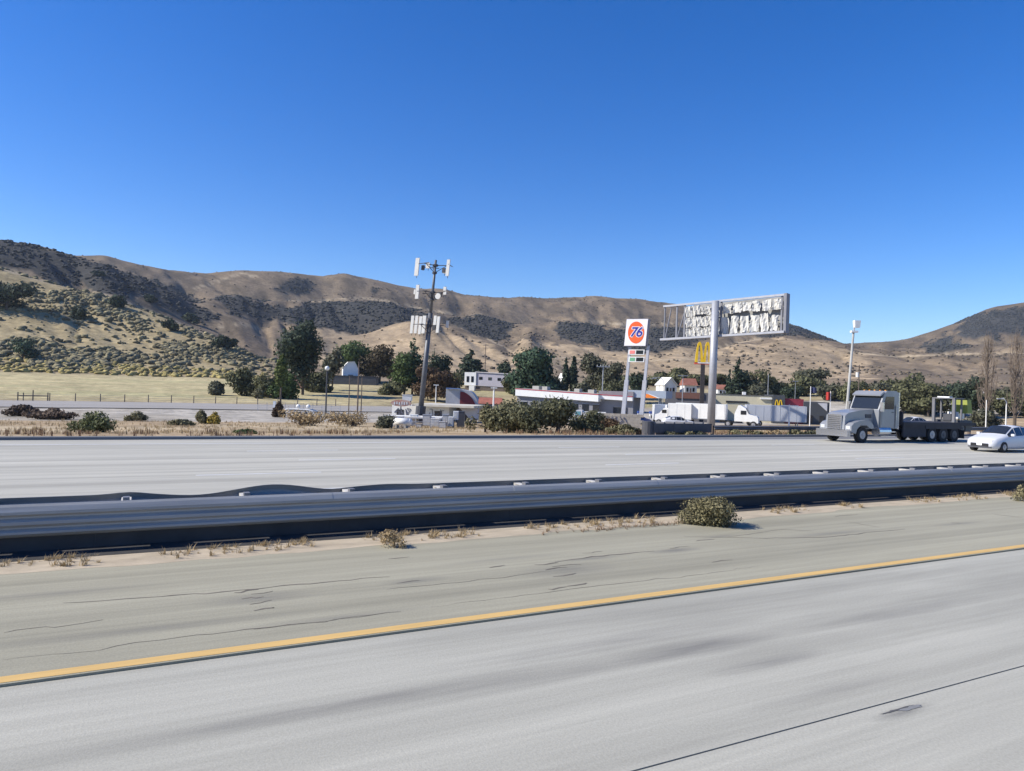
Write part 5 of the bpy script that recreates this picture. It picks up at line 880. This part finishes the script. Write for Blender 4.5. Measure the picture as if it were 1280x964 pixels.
for sg in (-1, 1):
    MB().box((-3.05, sg*1.15, 1.75), (.02, .03, 1.5)).build('door_seam', dark_metal, t); MB().box((-4.62, sg*1.15, 1.75), (.02, .03, 1.5)).build('door_seam', dark_metal, t); MB().tube((-4.72, sg*1.17, 1.5), (-4.72, sg*1.17, 2.6), .025, .025, 6).build('grab_handle', chrome, t)
    MB().box((-3.9, sg*1.08, .72), (1.5, .2, .08)).build('step', chrome, t); MB().box((-3.9, sg*1.08, .42), (1.5, .2, .06)).build('step', chrome, t); MB().box((-2.4, sg*.735, 1.75), (.6, .03, .25)).build('hood_vent', dark_metal, t); MB().box((-.05, sg*1.0, .76), (.08, .18, .1)).build('turn_signal', MATS['amber'], t)
for x in (-6.4, -7.6): MB().box((x, -1.26, 1.28), (.10, .03, .24)).build('stake_pocket', grey_metal, t)
for x in (-1.25, -8.7, -10.0, -11.3):
    for y in (-1.05, 1.05): wheel(t, x, y, .52, .30, rim_m if x > -9 else mat('dull_rim', (.10, .10, .10), .6))
# forklift carried on the tail
q_ = Matrix.Rotation(math.pi, 4, 'Z') @ Vector((-12.9, 0, 0)); t = thing('mounted_forklift', 'lime and grey forklift hung on the tail of the flatbed truck', 'forklift', P0+q_+Vector((0, 0, .55)), math.pi); lime = mat('forklift_lime', (.24, .27, .05), .6, .1, 2)
MB().box((-.2, 0, .65), (1.5, 1.9, .7)).build('chassis', dark_metal, t); MB().box((-1.0, .1, 2.0), (.6, 1.3, 1.0), top=.85).build('engine_cover', lime, t); MB().box((-1.0, -.3, 1.35), (.8, .8, .5)).build('counterweight', white, t)
for y in (-.75, .75): MB().box((1.0, y, 1.5), (.16, .2, 2.2)).build('mast', mat('forklift_grey', (.15, .15, .16), .6), t); MB().box((.1, y, 1.75), (.10, .1, 1.7)).build('cab_post', MATS['forklift_grey'], t); MB().box((1.35, y*.7, .78), (1.2, .14, .06)).build('fork', dark_metal, t)
MB().box((.5, 0, 2.6), (1.2, 1.7, .08)).build('cab_roof', MATS['forklift_grey'], t); MB().box((.35, 0, 1.2), (.5, .6, .5)).build('seat', dark_metal, t); MB().box((.9, 0, 2.68), (.4, .9, .1)).build('light_bar', white, t)
for x, y in ((.5, -.95), (.5, .95), (-1.0, 0)): wheel(t, x, y, .42, .3, mat('dull_rim', (.1, .1, .1)), z=.42)
# parked lorries
def trailer_box(t, x0, x1, h0, h1, wd, m):
    MB().box(((x0+x1)/2, 0, (h0+h1)/2), (x1-x0, wd, h1-h0)).build('cargo_box', m, t)
    for k in range(int((x1-x0)/1.2)+1): MB().box((min(x0+.1+1.2*k, x1-.05), -wd/2-.012, (h0+h1)/2), (.05, .03, h1-h0-.1)).build('rib', m, t)
    MB().box(((x0+x1)/2, -wd/2-.015, h0+.06), (x1-x0, .04, .1)).build('side_rail', grey_metal, t)
def tractor(t, x, m):     # nose towards +x
    MB().prism([(x, .9), (x, 2.0), (x+.5, 3.3), (x+.8, 3.35), (x+1.6, 2.9), (x+2.05, 2.05), (x+3.2, 1.75), (x+3.4, 1.5), (x+3.45, .7), (x+2.8, .6), (x+2.3, .9)], 'y', -1.05, 1.05).build('cab', m, t); MB().prism([(x+1.63, 2.85), (x+2.06, 2.1), (x+2.1, 2.1), (x+1.68, 2.9)], 'y', -.95, .95).build('windshield', win_dark, t); MB().box((x+1.3, -1.065, 2.25), (.8, .03, .6)).build('side_window', win_dark, t); MB().box((x+3.45, 0, .6), (.2, 2.2, .35)).build('bumper', dark_metal, t); MB().box((x-.6, 0, .8), (3.2, .9, .3)).build('chassis', dark_metal, t)
    for xx in (x+2.75, x-.9):
        for y in (-.98, .98): wheel(t, xx, y, .5, .3)
t = thing('semi_truck', 'white semi truck with nose pointing to the restaurant', 'truck', place(905, 110), FACE-.42); trailer_box(t, -7.2, .3, 1.0, 3.35, 2.5, white); tractor(t, 1.6, white)
for x in (-6.4, -5.2):
    for y in (-1, 1): wheel(t, x, y, .5, .3)
MB().box((-1.5, -.8, .6), (.12, .12, 1.2)).build('landing_leg', grey_metal, t)
t = thing('parked_trailer', 'long pale grey trailer parked before the restaurant', 'trailer', place(970, 112), FACE-.2); trailer_box(t, -4.6, 4.2, .9, 3.35, 2.5, mat('trailer_grey', (.46, .48, .52), .6, .05, .6))
for x in (-3.8, -2.7):
    for y in (-1, 1): wheel(t, x, y, .5, .3)
[MB().box((3, k_*.8, .55), (.12, .12, 1.1)).build('landing_leg', grey_metal, t) for k_ in (-1, 1)]
t = thing('box_truck', 'white box truck standing beside the pump canopy', 'truck', place(848, 112), FACE-.35); trailer_box(t, -1.5, 2.0, .9, 3.4, 2.4, white); MB().prism([(-1.6, .7), (-1.6, 2.6), (-2.2, 2.6), (-2.9, 1.8), (-3.5, 1.6), (-3.55, .7)], 'y', -1, 1).build('cab', white, t); MB().prism([(-2.2, 2.5), (-2.85, 1.85), (-2.9, 1.85), (-2.28, 2.55)], 'y', -.9, .9).build('windshield', win_dark, t); MB().box((-2.1, -1.02, 2.1), (.7, .03, .5)).build('side_window', win_dark, t)
for x in (-2.9, 1.2):
    for y in (-.95, .95): wheel(t, x, y, .42, .28)
t = thing('box_truck', 'white box truck with a square rear beyond the canopy column', 'truck', place(826, 116), FACE+1.2); trailer_box(t, -1.6, 1.6, .9, 3.3, 2.3, white); MB().prism([(1.7, .6), (1.7, 2.4), (2.2, 2.4), (2.8, 1.6), (3.4, 1.4), (3.4, .6)], 'y', -.95, .95).build('cab', white, t)
for x in (-.9, 2.7):
    for y in (-.95, .95): wheel(t, x, y, .42, .28)
t = thing('work_truck', 'white work truck with pale blue windows behind the big bush', 'truck', place(728, 98), FACE-.2); s = 98/FPX
MB().prism([(-1.9, .5), (-1.9, 1.2), (-1.3, 1.35), (-1.1, 2.1), (0, 2.15), (0, .5)], 'y', -.95, .95).build('cab', wcar, t); MB().box((-.55, -.96, 1.72), (.7, .03, .5)).build('side_window', mat('teal_glass', (.12, .28, .34), .1), t); MB().prism([(-1.31, 1.4), (-1.13, 2.05), (-1.18, 2.06), (-1.36, 1.42)], 'y', -.85, .85).build('windshield', MATS['teal_glass'], t)
MB().box((1.6, 0, 1.2), (3.0, 1.95, 1.3)).build('utility_body', wcar, t); MB().box((1.6, 0, 1.9), (3.05, 1.2, .1)).build('rack', grime_white, t)
for x in (-1.1, 2.1):
    for y in (-.85, .85): wheel(t, x, y, .38, .25)
car('parked_car', 'white parked car between the work truck and price sign legs', place(760, 104), FACE+math.pi, wcar); car('parked_car', 'white parked car whose roof shows over the flatbed', place(1121, 92), FACE+math.pi+.3, wcar, hs=1.25); car('parked_car', 'dark blue parked car by the fuel pumps', place(812, 114), FACE+.4, mat('car_blue', (.02, .05, .2), .3), hs=1.1); car('parked_van', 'white van mostly hidden behind the big dark bush', place(655, 104), FACE+math.pi, wcar, 'van', hs=1.45); car('parked_car', 'white car parked behind the guardrail under the billboard column', place(868, 100), FACE, wcar)
# ------------------------------------------------------------------ air
hz = MB().box((300, 1400, 140), (9000, 9600, 460)).build('haze', None); tag(hz, 'thin bluish air over the valley', 'haze', kind='stuff')
hm = bpy.data.materials.new('thin_haze'); hm.use_nodes = True; t_ = hm.node_tree; t_.nodes.clear(); vo = t_.nodes.new('ShaderNodeOutputMaterial'); pv = t_.nodes.new('ShaderNodeVolumePrincipled')
pv.inputs['Color'].default_value = (.72, .82, .95, 1); pv.inputs['Density'].default_value = .00009; pv.inputs['Anisotropy'].default_value = .2; t_.links.new(pv.outputs[0], vo.inputs['Volume']); hz.data.materials.append(hm)
